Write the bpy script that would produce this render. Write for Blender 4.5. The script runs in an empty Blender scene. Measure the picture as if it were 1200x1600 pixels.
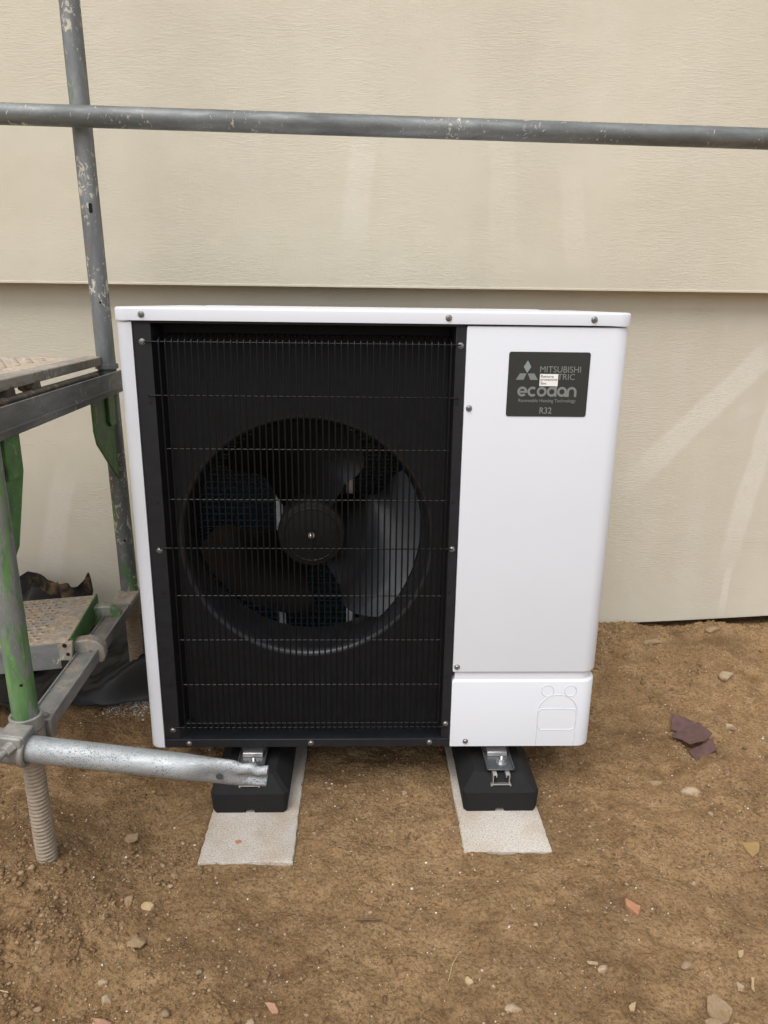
import bpy, bmesh, math, random
import numpy as np
from mathutils import Vector, Matrix

random.seed(7)
RNG = np.random.default_rng(11)
PI = math.pi
sc = bpy.context.scene
COL = sc.collection

# ------------------------------------------------------------------ camera
PITCH, YAW, ROLL = 0.278958, 0.029878, 0.012941
fw = Vector((math.sin(YAW) * math.cos(PITCH), math.cos(YAW) * math.cos(PITCH), -math.sin(PITCH)))
rt = Vector((math.cos(YAW), -math.sin(YAW), 0))
up = rt.cross(fw)
r2 = math.cos(ROLL) * rt + math.sin(ROLL) * up
u2 = -math.sin(ROLL) * rt + math.cos(ROLL) * up
cam_d = bpy.data.cameras.new("camera")
cam = bpy.data.objects.new("camera", cam_d)
COL.objects.link(cam)
M = Matrix((r2, u2, -fw)).transposed().to_4x4()
M.translation = Vector((0.50069, -1.54542, 1.16942))
cam.matrix_world = M
cam_d.sensor_fit = 'VERTICAL'
cam_d.sensor_height = 36.0
cam_d.lens = 36.0 * 1143.486 / 1600.0
cam_d.clip_start = 0.05
cam_d.clip_end = 2000
sc.camera = cam

# ------------------------------------------------------------------ world, sun, exposure
SUN_EL, SUN_AZ = math.radians(58), math.radians(205)     # azimuth clockwise from +Y: from behind the camera, a little left
world = bpy.data.worlds.new("World")
sc.world = world
world.use_nodes = True
wn = world.node_tree
wn.nodes.clear()
sky = wn.nodes.new('ShaderNodeTexSky')
sky.sky_type = 'NISHITA'
sky.sun_disc = False
sky.sun_elevation = SUN_EL
sky.sun_rotation = SUN_AZ
sky.air_density = 1.0
sky.dust_density = 4.0
hs = wn.nodes.new('ShaderNodeHueSaturation')              # overcast: the cloud layer greys the sky
hs.inputs['Saturation'].default_value = 0.34
bg = wn.nodes.new('ShaderNodeBackground')
bg.inputs['Strength'].default_value = 0.13
wo = wn.nodes.new('ShaderNodeOutputWorld')
wn.links.new(sky.outputs[0], hs.inputs['Color'])
wn.links.new(hs.outputs[0], bg.inputs['Color'])
wn.links.new(bg.outputs[0], wo.inputs['Surface'])

sun_d = bpy.data.lights.new("sun", 'SUN')
sun_d.energy = 1.1
sun_d.angle = math.radians(50)
sun_d.color = (1.0, 0.975, 0.94)
sun = bpy.data.objects.new("sun", sun_d)
COL.objects.link(sun)
sdir = Vector((math.sin(SUN_AZ) * math.cos(SUN_EL), math.cos(SUN_AZ) * math.cos(SUN_EL), math.sin(SUN_EL)))
sun.rotation_euler = (-sdir).to_track_quat('-Z', 'Y').to_euler()
sun.location = (0, -3, 8)

vs = sc.view_settings
vs.view_transform = 'Standard'
vs.look = 'None'
vs.gamma = 1.0
vs.use_curve_mapping = False
vs.exposure = 0.50

# ------------------------------------------------------------------ helpers: materials
def new_mat(name):
    m = bpy.data.materials.new(name)
    m.use_nodes = True
    nt = m.node_tree
    b = nt.nodes['Principled BSDF']
    return m, nt, b

def N(nt, t, **kw):
    n = nt.nodes.new(t)
    for k, v in kw.items():
        setattr(n, k, v)
    return n

def coords(nt, scale=(1, 1, 1), loc=(0, 0, 0), rot=(0, 0, 0), kind='Object'):
    tc = N(nt, 'ShaderNodeTexCoord')
    mp = N(nt, 'ShaderNodeMapping')
    mp.inputs['Scale'].default_value = scale
    mp.inputs['Location'].default_value = loc
    mp.inputs['Rotation'].default_value = rot
    nt.links.new(tc.outputs[kind], mp.inputs['Vector'])
    return mp.outputs['Vector']

def noise(nt, vec, scale=5, detail=4, rough=0.55, dist=0.0):
    n = N(nt, 'ShaderNodeTexNoise')
    n.inputs['Scale'].default_value = scale
    n.inputs['Detail'].default_value = detail
    n.inputs['Roughness'].default_value = rough
    n.inputs['Distortion'].default_value = dist
    nt.links.new(vec, n.inputs['Vector'])
    return n.outputs['Fac']

def ramp(nt, fac, *stops):
    r = N(nt, 'ShaderNodeValToRGB')
    els = r.color_ramp.elements
    while len(els) < len(stops):
        els.new(0.5)
    for e, (p, c) in zip(els, stops):
        e.position = p
        e.color = (c, c, c, 1) if isinstance(c, (int, float)) else (*c, 1)
    nt.links.new(fac, r.inputs['Fac'])
    return r.outputs['Color']

def mix(nt, fac, a, b, mode='MIX'):
    m = N(nt, 'ShaderNodeMix', data_type='RGBA', blend_type=mode)
    for sock, v in ((m.inputs[0], fac), (m.inputs[6], a), (m.inputs[7], b)):
        if isinstance(v, (int, float)):
            sock.default_value = v
        elif isinstance(v, tuple):
            sock.default_value = (*v, 1)
        else:
            nt.links.new(v, sock)
    return m.outputs[2]

def mth(nt, op, a, b=0.0, clamp=False):
    m = N(nt, 'ShaderNodeMath', operation=op, use_clamp=clamp)
    for sock, v in ((m.inputs[0], a), (m.inputs[1], b)):
        if isinstance(v, (int, float)):
            sock.default_value = v
        else:
            nt.links.new(v, sock)
    return m.outputs[0]

def bump(nt, bsdf, h, strength=0.3, dist=0.002, prev=None):
    b = N(nt, 'ShaderNodeBump')
    b.inputs['Strength'].default_value = strength
    b.inputs['Distance'].default_value = dist
    nt.links.new(h, b.inputs['Height'])
    if prev is not None:
        nt.links.new(prev, b.inputs['Normal'])
    if bsdf is not None:
        nt.links.new(b.outputs[0], bsdf.inputs['Normal'])
    return b.outputs[0]

def plain(name, col, rough=0.5, metal=0.0, var=0.08, nscale=40, bstr=0.0, bscale=300, spec=0.5, coat=0.0):
    m, nt, b = new_mat(name)
    v = coords(nt)
    n = noise(nt, v, nscale, 4)
    c0 = tuple(max(0, c * (1 - var)) for c in col)
    c1 = tuple(min(1, c * (1 + var)) for c in col)
    nt.links.new(ramp(nt, n, (0.3, c0), (0.7, c1)), b.inputs['Base Color'])
    b.inputs['Roughness'].default_value = rough
    b.inputs['Metallic'].default_value = metal
    b.inputs['Specular IOR Level'].default_value = spec
    b.inputs['Coat Weight'].default_value = coat
    if bstr:
        bump(nt, b, noise(nt, v, bscale, 3), bstr, 0.001)
    return m

# ---- galvanised steel, with optional paint splashes and green paint
def galv(name, base=(0.27, 0.285, 0.29), dcols=((0.20, 0.14, 0.09), (0.44, 0.36, 0.27)), splash=0.0, green=None, red=False, speck=0.0, dirt=0.0, rough=0.45, metal=0.55, axis='Z', pit=0.0):
    m, nt, b = new_mat(name)
    v = coords(nt)
    st = {'Z': (1, 1, 0.28), 'X': (0.28, 1, 1), 'Y': (1, 0.28, 1)}[axis]
    vst = coords(nt, st)
    big = noise(nt, vst, 22, 7, 0.68, 0.4)
    fine = noise(nt, v, 90, 4, 0.6)
    col = ramp(nt, big, (0.28, tuple(c * 0.6 for c in base)), (0.5, base), (0.74, tuple(min(1, c * 1.55) for c in base)))
    col = mix(nt, mth(nt, 'MULTIPLY', fine, 0.35), col, tuple(c * 0.55 for c in base))
    rgh = ramp(nt, big, (0.3, rough + 0.12), (0.7, rough - 0.08))
    met = None
    height = mth(nt, 'MULTIPLY', fine, 0.25)
    paintmask = None
    if green:
        lo, hi, amount = green
        g1 = noise(nt, coords(nt, (1, 1, 0.20), (3.1, 0, 0)), 44, 7, 0.7, 0.5)
        sep = N(nt, 'ShaderNodeSeparateXYZ')
        nt.links.new(v, sep.inputs[0])
        zr = N(nt, 'ShaderNodeMapRange')
        zr.inputs[1].default_value = hi
        zr.inputs[2].default_value = lo
        nt.links.new(sep.outputs['Z'], zr.inputs[0])
        g = mth(nt, 'ADD', g1, mth(nt, 'MULTIPLY', mth(nt, 'SUBTRACT', zr.outputs[0], 0.5), 0.10))
        gm = ramp(nt, g, (amount, 0.0), (amount + 0.06, 1.0))
        gcol = ramp(nt, noise(nt, vst, 45, 4), (0.3, (0.06, 0.135, 0.05)), (0.7, (0.14, 0.27, 0.09)))
        col = mix(nt, gm, col, gcol)
        paintmask = gm
    if splash:
        s1 = noise(nt, coords(nt, (1, 1, 0.55), (7, 2, 1)), 55, 7, 0.72, 1.2)
        s2 = noise(nt, v, 7, 3)
        s = mth(nt, 'ADD', s1, mth(nt, 'MULTIPLY', mth(nt, 'SUBTRACT', s2, 0.5), 0.35))
        sm = ramp(nt, s, (0.665 - splash, 0.0), (0.70 - splash, 1.0))
        col = mix(nt, sm, col, mix(nt, fine, (0.62, 0.58, 0.50), (0.45, 0.42, 0.36)))
        height = mth(nt, 'ADD', height, mth(nt, 'MULTIPLY', sm, 1.0))
        paintmask = sm if paintmask is None else mth(nt, 'MAXIMUM', paintmask, sm)
    if red:
        r1 = noise(nt, coords(nt, (1, 1, 1), (1, 9, 4)), 16, 6, 0.7, 0.8)
        rm = ramp(nt, r1, (0.655, 0.0), (0.69, 1.0))
        col = mix(nt, mth(nt, 'MULTIPLY', rm, 0.8), col, (0.36, 0.07, 0.06))
    if speck:
        vo = N(nt, 'ShaderNodeTexVoronoi')
        vo.inputs['Scale'].default_value = 330
        nt.links.new(v, vo.inputs['Vector'])
        sp = ramp(nt, vo.outputs['Distance'], (0.20, 1.0), (0.40, 0.0))
        dens = mth(nt, 'MULTIPLY', ramp(nt, noise(nt, v, 13, 4, 0.6), (0.36, 0.25), (0.58, 1.0)), ramp(nt, noise(nt, v, 150, 2, 0.5), (0.36, 0.2), (0.54, 1.0)))
        sp = mth(nt, 'MULTIPLY', sp, mth(nt, 'MULTIPLY', dens, speck))
        col = mix(nt, sp, col, (0.035, 0.035, 0.04))
        height = mth(nt, 'SUBTRACT', height, sp)
    if dirt:
        d1 = noise(nt, v, 24, 6, 0.7)
        dm = ramp(nt, d1, (0.62 - dirt, 0.0), (0.76 - dirt * 0.8, 1.0))
        dcol = ramp(nt, noise(nt, v, 110, 3), (0.3, dcols[0]), (0.7, dcols[1]))
        col = mix(nt, dm, col, dcol)
        height = mth(nt, 'ADD', height, mth(nt, 'MULTIPLY', dm, noise(nt, v, 160, 3)))
        paintmask = dm if paintmask is None else mth(nt, 'MAXIMUM', paintmask, dm)
    nt.links.new(col, b.inputs['Base Color'])
    if paintmask is not None:
        nt.links.new(mth(nt, 'MULTIPLY', mth(nt, 'SUBTRACT', 1.0, paintmask), metal), b.inputs['Metallic'])
        nt.links.new(mth(nt, 'ADD', rgh, mth(nt, 'MULTIPLY', paintmask, 0.3), True), b.inputs['Roughness'])
    else:
        b.inputs['Metallic'].default_value = metal
        nt.links.new(rgh, b.inputs['Roughness'])
    bump(nt, b, height, 0.5, 0.0012)
    return m

# ---- rendered facade
def facade(name, base, stains=None):
    m, nt, b = new_mat(name)
    v = coords(nt)
    warp = noise(nt, v, 3.0, 3)
    # combed horizontal ridges
    ridg = noise(nt, coords(nt, (48, 48, 330)), 1.0, 4, 0.65, 0.5)
    ridg = ramp(nt, ridg, (0.35, 0.0), (0.68, 1.0))
    # diagonal trowel sweeps
    diag = noise(nt, coords(nt, (40, 40, 210), rot=(0, math.radians(40), 0)), 1.0, 4, 0.65, 0.5)
    diag = ramp(nt, diag, (0.42, 0.0), (0.66, 1.0))
    mask = ramp(nt, noise(nt, v, 2.3, 4, 0.6), (0.40, 0.0), (0.56, 1.0))
    mask2 = ramp(nt, noise(nt, coords(nt, loc=(5, 3, 2)), 1.7, 3), (0.38, 0.1), (0.62, 1.0))
    grain = noise(nt, v, 420, 3, 0.7)
    fleck = ramp(nt, noise(nt, coords(nt, (60, 60, 130)), 1.0, 5, 0.7), (0.66, 0.0), (0.72, 1.0))
    mesh_w = N(nt, 'ShaderNodeTexWave', wave_type='BANDS', bands_direction='X')
    mesh_w.inputs['Scale'].default_value = 75
    mesh_w.inputs['Distortion'].default_value = 1.5
    nt.links.new(v, mesh_w.inputs['Vector'])
    h = mth(nt, 'MULTIPLY', mth(nt, 'MULTIPLY', ridg, mask2), 0.30)
    h = mth(nt, 'ADD', h, mth(nt, 'MULTIPLY', mth(nt, 'MULTIPLY', diag, mask), 0.6))
    h = mth(nt, 'ADD', h, mth(nt, 'MULTIPLY', grain, 0.45))
    h = mth(nt, 'ADD', h, mth(nt, 'MULTIPLY', fleck, 0.9))
    h = mth(nt, 'ADD', h, mth(nt, 'MULTIPLY', mth(nt, 'MULTIPLY', mesh_w.outputs['Fac'], mask2), 0.12))
    nrm = bump(nt, None, warp, 0.25, 0.03)
    bump(nt, b, h, 0.55, 0.0013, nrm)
    patch = noise(nt, v, 1.6, 5, 0.6)
    vert = noise(nt, coords(nt, (7, 7, 0.7)), 1.0, 4, 0.6)
    c = ramp(nt, patch, (0.3, tuple(x * 0.93 for x in base)), (0.7, tuple(min(1, x * 1.05) for x in base)))
    c = mix(nt, mth(nt, 'MULTIPLY', ramp(nt, vert, (0.45, 0.0), (0.7, 1.0)), 0.35), c, tuple(min(1, x * s) for x, s in zip(base, (1.05, 1.07, 1.14))))
    c = mix(nt, mth(nt, 'MULTIPLY', grain, 0.12), c, tuple(x * 0.75 for x in base))
    if stains:
        sep = N(nt, 'ShaderNodeSeparateXYZ')
        nt.links.new(v, sep.inputs[0])
        wob = mth(nt, 'MULTIPLY', mth(nt, 'SUBTRACT', noise(nt, v, 9, 4), 0.5), 0.024)
        tot = None
        for (x0, z0, x1, z1, w, amt) in stains:
            dx, dz = x1 - x0, z1 - z0
            L = math.hypot(dx, dz)
            ux, uz = dx / L, dz / L
            along = mth(nt, 'ADD', mth(nt, 'MULTIPLY', mth(nt, 'SUBTRACT', sep.outputs['X'], x0), ux),
                        mth(nt, 'MULTIPLY', mth(nt, 'SUBTRACT', sep.outputs['Z'], z0), uz))
            perp = mth(nt, 'ADD', mth(nt, 'MULTIPLY', mth(nt, 'SUBTRACT', sep.outputs['X'], x0), -uz),
                       mth(nt, 'MULTIPLY', mth(nt, 'SUBTRACT', sep.outputs['Z'], z0), ux))
            # slight bow
            t = mth(nt, 'DIVIDE', along, L)
            bow = mth(nt, 'MULTIPLY', mth(nt, 'MULTIPLY', t, mth(nt, 'SUBTRACT', 1.0, t)), 0.02)
            perp = mth(nt, 'ABSOLUTE', mth(nt, 'ADD', mth(nt, 'ADD', perp, wob), bow))
            mr = N(nt, 'ShaderNodeMapRange', interpolation_type='SMOOTHSTEP')
            mr.inputs[1].default_value = w
            mr.inputs[2].default_value = w * 0.55
            nt.links.new(perp, mr.inputs[0])
            e1 = N(nt, 'ShaderNodeMapRange', interpolation_type='SMOOTHSTEP')
            e1.inputs[1].default_value = -0.04
            e1.inputs[2].default_value = 0.08
            nt.links.new(along, e1.inputs[0])
            e2 = N(nt, 'ShaderNodeMapRange', interpolation_type='SMOOTHSTEP')
            e2.inputs[1].default_value = L + 0.03
            e2.inputs[2].default_value = L * 0.55
            nt.links.new(along, e2.inputs[0])
            k = mth(nt, 'MULTIPLY', mth(nt, 'MULTIPLY', mr.outputs[0], e1.outputs[0]), mth(nt, 'MULTIPLY', e2.outputs[0], amt))
            tot = k if tot is None else mth(nt, 'MAXIMUM', tot, k)
        tot = mth(nt, 'MULTIPLY', tot, ramp(nt, noise(nt, coords(nt, (70, 70, 200)), 1.0, 4, 0.7), (0.34, 0.35), (0.58, 1.0)))
        c = mix(nt, tot, c, tuple(min(1, x * s) for x, s in zip(base, (1.22, 1.24, 1.36))))
    nt.links.new(c, b.inputs['Base Color'])
    b.inputs['Roughness'].default_value = 0.93
    b.inputs['Specular IOR Level'].default_value = 0.2
    return m

# ---- soil
def soil(name):
    m, nt, b = new_mat(name)
    v = coords(nt)
    big = noise(nt, v, 2.2, 5, 0.6)
    mid = noise(nt, v, 17, 6, 0.68, 0.3)
    fine = noise(nt, v, 130, 5, 0.75)
    vf = noise(nt, v, 480, 3, 0.7)
    c = ramp(nt, mid, (0.28, (0.140, 0.077, 0.034)), (0.48, (0.315, 0.193, 0.091)), (0.70, (0.48, 0.325, 0.176)))
    c = mix(nt, ramp(nt, big, (0.40, 0.0), (0.62, 0.55)), c, (0.41, 0.266, 0.136))
    c = mix(nt, ramp(nt, noise(nt, coords(nt, loc=(4, 1, 7)), 3.6, 6, 0.66, 0.5), (0.49, 0.0), (0.66, 0.55)), c, (0.140, 0.080, 0.038))
    c = mix(nt, ramp(nt, fine, (0.36, 0.75), (0.53, 0.0)), c, (0.085, 0.050, 0.025))
    c = mix(nt, ramp(nt, vf, (0.54, 0.0), (0.72, 0.7)), c, (0.52, 0.39, 0.25))
    vo = N(nt, 'ShaderNodeTexVoronoi')
    vo.inputs['Scale'].default_value = 130
    nt.links.new(v, vo.inputs['Vector'])
    nt.links.new(c, b.inputs['Base Color'])
    b.inputs['Roughness'].default_value = 0.95
    b.inputs['Specular IOR Level'].default_value = 0.15
    n1 = bump(nt, None, mid, 0.5, 0.010)
    n2 = bump(nt, None, mth(nt, 'ADD', fine, mth(nt, 'MULTIPLY', vo.outputs['Distance'], -0.5)), 1.0, 0.007, n1)
    bump(nt, b, vf, 0.8, 0.002, n2)
    return m

def tinted(name, rough=0.9, attr='tint', bscale=260, bstr=0.5):
    m, nt, b = new_mat(name)
    a = N(nt, 'ShaderNodeAttribute', attribute_name=attr)
    v = coords(nt)
    f = noise(nt, v, bscale, 4, 0.7)
    c = mix(nt, ramp(nt, f, (0.35, 0.5), (0.6, 0.0)), a.outputs['Color'], (0.10, 0.065, 0.035))
    nt.links.new(c, b.inputs['Base Color'])
    b.inputs['Roughness'].default_value = rough
    b.inputs['Specular IOR Level'].default_value = 0.2
    bump(nt, b, f, bstr, 0.002)
    return m

def stone_mat(name, col, rough=0.9, var=0.3, nscale=70, dirt=0.35):
    m, nt, b = new_mat(name)
    v = coords(nt)
    n = noise(nt, v, nscale, 5, 0.7)
    c = ramp(nt, n, (0.3, tuple(x * (1 - var) for x in col)), (0.7, tuple(min(1, x * (1 + var * 0.6)) for x in col)))
    d = ramp(nt, noise(nt, v, nscale * 0.6, 5, 0.7), (0.48, 0.0), (0.68, dirt * 2))
    c = mix(nt, d, c, (0.22, 0.135, 0.06))
    nt.links.new(c, b.inputs['Base Color'])
    b.inputs['Roughness'].default_value = rough
    b.inputs['Specular IOR Level'].default_value = 0.25
    bump(nt, b, noise(nt, v, nscale * 4, 4, 0.7), 0.5, 0.002)
    return m

def concrete(name):
    m, nt, b = new_mat(name)
    v = coords(nt)
    n1 = noise(nt, v, 260, 3, 0.7)
    n2 = noise(nt, v, 9, 5, 0.65)
    c = ramp(nt, n1, (0.30, (0.24, 0.21, 0.175)), (0.46, (0.47, 0.43, 0.38)), (0.66, (0.60, 0.57, 0.52)))
    c = mix(nt, ramp(nt, n2, (0.45, 0.0), (0.66, 0.5)), c, (0.36, 0.26, 0.165))
    nt.links.new(c, b.inputs['Base Color'])
    b.inputs['Roughness'].default_value = 0.95
    b.inputs['Specular IOR Level'].default_value = 0.15
    bump(nt, b, n1, 0.7, 0.002)
    return m

def white_paint(name):
    m, nt, b = new_mat(name)
    v = coords(nt)
    n = noise(nt, v, 6, 3)
    nt.links.new(ramp(nt, n, (0.3, (0.66, 0.69, 0.742)), (0.7, (0.675, 0.703, 0.755))), b.inputs['Base Color'])
    b.inputs['Roughness'].default_value = 0.38
    b.inputs['Specular IOR Level'].default_value = 0.4
    bump(nt, b, noise(nt, v, 700, 2, 0.5), 0.06, 0.0005)
    return m

def dark_paint(name, col=(0.020, 0.021, 0.024), rough=0.5, dust=0.4, nscale=45):
    m, nt, b = new_mat(name)
    v = coords(nt)
    n = noise(nt, v, nscale, 5, 0.65)
    sp = noise(nt, v, 620, 2, 0.6)
    c = ramp(nt, n, (0.35, tuple(x * 0.85 for x in col)), (0.7, tuple(x * 1.25 for x in col)))
    c = mix(nt, ramp(nt, sp, (0.72, 0.0), (0.80, dust)), c, (0.16, 0.15, 0.14))
    nt.links.new(c, b.inputs['Base Color'])
    nt.links.new(ramp(nt, n, (0.3, rough - 0.06), (0.7, rough + 0.1)), b.inputs['Roughness'])
    b.inputs['Specular IOR Level'].default_value = 0.4
    bump(nt, b, sp, 0.12, 0.0006)
    return m

BEIGE = (0.622, 0.578, 0.465)
MAT = {}
MAT['upper'] = facade('facade_upper_render', BEIGE, stains=[(0.905, 1.75, 0.945, 1.22, 0.05, 0.2), (1.123, 1.56, 1.178, 1.225, 0.045, 0.25), (0.50, 1.65, 0.47, 1.3, 0.05, 0.3)])
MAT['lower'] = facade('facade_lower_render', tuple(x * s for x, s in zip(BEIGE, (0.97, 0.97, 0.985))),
                      stains=[(1.85, 1.03, 1.36, 0.50, 0.052, 0.60), (1.905, 0.90, 1.80, 0.20, 0.044, 0.52), (1.83, 0.30, 1.815, 0.07, 0.016, 0.5),
                              (-0.50, 0.62, -0.62, 0.15, 0.05, 0.5), (1.86, 0.86, 1.74, 0.80, 0.03, 0.2)])
MAT['found'] = plain('foundation_bitumen', (0.03, 0.028, 0.026), 0.9, var=0.4, nscale=30, bstr=0.6, bscale=120)
MAT['soil'] = soil('dry_soil')
MAT['clod'] = tinted('soil_clod')
MAT['grit'] = tinted('pale_grit', bstr=0.2)
MAT['concrete'] = concrete('concrete_slab')
MAT['white'] = white_paint('white_powder_coat')
MAT['black'] = dark_paint('anthracite_coat', (0.0095, 0.0108, 0.0140))
MAT['fanpanel'] = dark_paint('anthracite_fan_panel', (0.0115, 0.0124, 0.0148), 0.6)
MAT['fanpanel'].node_tree.nodes['Principled BSDF'].inputs['Specular IOR Level'].default_value = 0.15
MAT['bell'] = dark_paint('black_bell_mouth_plastic', (0.012, 0.0128, 0.015), 0.36, 0.15)
MAT['bell'].node_tree.nodes['Principled BSDF'].inputs['Specular IOR Level'].default_value = 0.55
MAT['bell'].node_tree.nodes['Principled BSDF'].inputs['Specular Tint'].default_value = (0.92, 0.96, 1.0, 1)
MAT['wire'] = plain('black_coated_wire', (0.003, 0.0034, 0.0042), 0.36, var=0.1, spec=0.28)
MAT['fan'] = dark_paint('grey_fan_plastic', (0.006, 0.0064, 0.0075), 0.30, 0.1, 12)
MAT['fan'].node_tree.nodes['Principled BSDF'].inputs['Specular Tint'].default_value = (0.92, 0.96, 1.0, 1)
MAT['fan'].node_tree.nodes['Principled BSDF'].inputs['Specular IOR Level'].default_value = 0.36
MAT['hub'] = dark_paint('dark_hub_plastic', (0.007, 0.0072, 0.008), 0.5, 0.5)
MAT['hub'].node_tree.nodes['Principled BSDF'].inputs['Specular IOR Level'].default_value = 0.25
MAT['inner'] = plain('dark_inner_casing', (0.02, 0.02, 0.022), 0.7)
MAT['coil'] = plain('blue_coil_fin', (0.006, 0.022, 0.034), 0.5, 0.0, var=0.25)
MAT['coilwire'] = plain('blue_coil_tube', (0.03, 0.17, 0.27), 0.35, 0.3)
MAT['zinc'] = plain('bright_zinc', (0.52, 0.53, 0.54), 0.28, 0.9, var=0.15, nscale=90)
MAT['post'] = plain('galvanised_motor_post', (0.60, 0.62, 0.62), 0.35, 0.3, var=0.12, nscale=30)
MAT['alu'] = plain('aluminium_rail', (0.62, 0.62, 0.61), 0.35, 0.85, var=0.1, nscale=60)
MAT['bracket'] = plain('grey_mount_plate', (0.085, 0.09, 0.095), 0.4, 0.4, var=0.15, nscale=50)
MAT['rubber'] = dark_paint('recycled_rubber', (0.008, 0.008, 0.0085), 0.8, 0.55, 60)
_b = MAT['rubber'].node_tree; bump(_b, _b.nodes['Principled BSDF'], noise(_b, coords(_b), 260, 4, 0.7), 0.6, 0.003)
MAT['hole'] = plain('screw_hole', (0.004, 0.004, 0.004), 0.9)
MAT['screw'] = plain('screw_steel', (0.30, 0.30, 0.30), 0.38, 0.85, var=0.2, nscale=300)
MAT['plate'] = plain('nameplate_grey', (0.028, 0.0335, 0.0335), 0.22, var=0.05, spec=0.6)
MAT['logo'] = plain('nameplate_print_grey', (0.20, 0.215, 0.205), 0.35, var=0.05)
MAT['logo2'] = plain('nameplate_print_silver', (0.24, 0.29, 0.295), 0.3, var=0.05)
MAT['paper'] = plain('white_sticker_paper', (0.82, 0.82, 0.80), 0.6, var=0.03)
MAT['ink'] = plain('black_print', (0.02, 0.02, 0.02), 0.6)
MAT['std'] = galv('galvanised_standard', (0.20, 0.213, 0.215), splash=0.085, green=(0.6, 0.9, 0.60), red=True, metal=0.4, rough=0.52)
MAT['stdfront'] = galv('galvanised_standard_green', (0.235, 0.25, 0.25), splash=0.02, green=(0.38, 0.95, 0.485), metal=0.4)
MAT['bar'] = galv('galvanised_guard_tube', (0.175, 0.188, 0.188), splash=0.055, axis='X', metal=0.45, rough=0.55)
MAT['pipe'] = galv('galvanised_dented_tube', (0.40, 0.425, 0.44), speck=1.0, axis='X', rough=0.55, metal=0.5)
MAT['trans'] = galv('galvanised_transom', (0.18, 0.185, 0.185), splash=0.035, axis='Y', metal=0.35, rough=0.55)
MAT['transdirt'] = galv('dirty_galvanised_transom', (0.27, 0.275, 0.27), dirt=0.12, axis='Y', metal=0.35, rough=0.55)
MAT['deck'] = galv('galvanised_deck_side', (0.24, 0.255, 0.26), splash=0.03, dirt=0.06, axis='X', metal=0.35, rough=0.55)
MAT['decktop'] = galv('dirty_deck_top', (0.40, 0.37, 0.33), dcols=((0.28, 0.19, 0.12), (0.62, 0.52, 0.40)), splash=0.09, dirt=0.22, metal=0.2, rough=0.6)
MAT['claw'] = galv('dirty_deck_claw', (0.36, 0.34, 0.30), splash=0.05, dirt=0.16, metal=0.3, rough=0.6)
MAT['clawgreen'] = galv('green_deck_claw', (0.34, 0.33, 0.30), dirt=0.05, green=(-0.2, -0.05, 0.40), metal=0.3, rough=0.55)
MAT['coupler'] = galv('weathered_coupler', (0.29, 0.285, 0.27), dirt=0.10, metal=0.35, rough=0.6)
MAT['jack'] = stone_mat('muddy_jack_thread', (0.34, 0.285, 0.22), 0.8, 0.25, 40, 0.15)
MAT['wood'] = galv('weathered_deck_edge', (0.30, 0.285, 0.25), splash=0.09, dirt=0.10, red=True, axis='Y', metal=0.1, rough=0.7)
MAT['hook'] = galv('brown_hook', (0.09, 0.075, 0.06), dirt=0.08, metal=0.2, rough=0.7)

def green_paint(name):
    m, nt, b = new_mat(name)
    v = coords(nt)
    n = noise(nt, v, 28, 5, 0.65)
    c = ramp(nt, n, (0.3, (0.04, 0.11, 0.035)), (0.55, (0.075, 0.20, 0.05)), (0.75, (0.12, 0.29, 0.07)))
    k = ramp(nt, noise(nt, v, 60, 6, 0.75, 0.8), (0.62, 0.0), (0.68, 1.0))
    c = mix(nt, k, c, (0.28, 0.27, 0.24))
    nt.links.new(c, b.inputs['Base Color'])
    b.inputs['Roughness'].default_value = 0.5
    bump(nt, b, n, 0.3, 0.001)
    return m
MAT['green'] = green_paint('worn_green_paint')
MAT['sheet'] = dark_paint('black_plastic_sheet', (0.010, 0.010, 0.011), 0.38, 0.5, 20)
MAT['sheetmud'] = stone_mat('muddy_black_plastic', (0.03, 0.028, 0.026), 0.6, 0.4, 35, 0.5)
MAT['yellow'] = plain('yellow_tag', (0.62, 0.42, 0.03), 0.5, var=0.3)
MAT['plum'] = plain('plum_glazed_shard', (0.10, 0.052, 0.050), 0.42, var=0.3, nscale=55, bstr=0.3, bscale=200)
MAT['terracotta'] = stone_mat('terracotta_fragment', (0.46, 0.22, 0.13))
MAT['pinkbrick'] = stone_mat('pink_brick_fragment', (0.42, 0.24, 0.17))
MAT['greystone'] = stone_mat('grey_stone', (0.31, 0.225, 0.14), dirt=0.6)
MAT['palestone'] = stone_mat('pale_stone', (0.42, 0.325, 0.22), dirt=0.55)
MAT['tanflake'] = stone_mat('tan_flake', (0.34, 0.23, 0.10))
MAT['straw'] = stone_mat('straw_chip', (0.47, 0.35, 0.20), dirt=0.3)
MAT['bark'] = stone_mat('dark_twig', (0.13, 0.09, 0.06))

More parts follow.
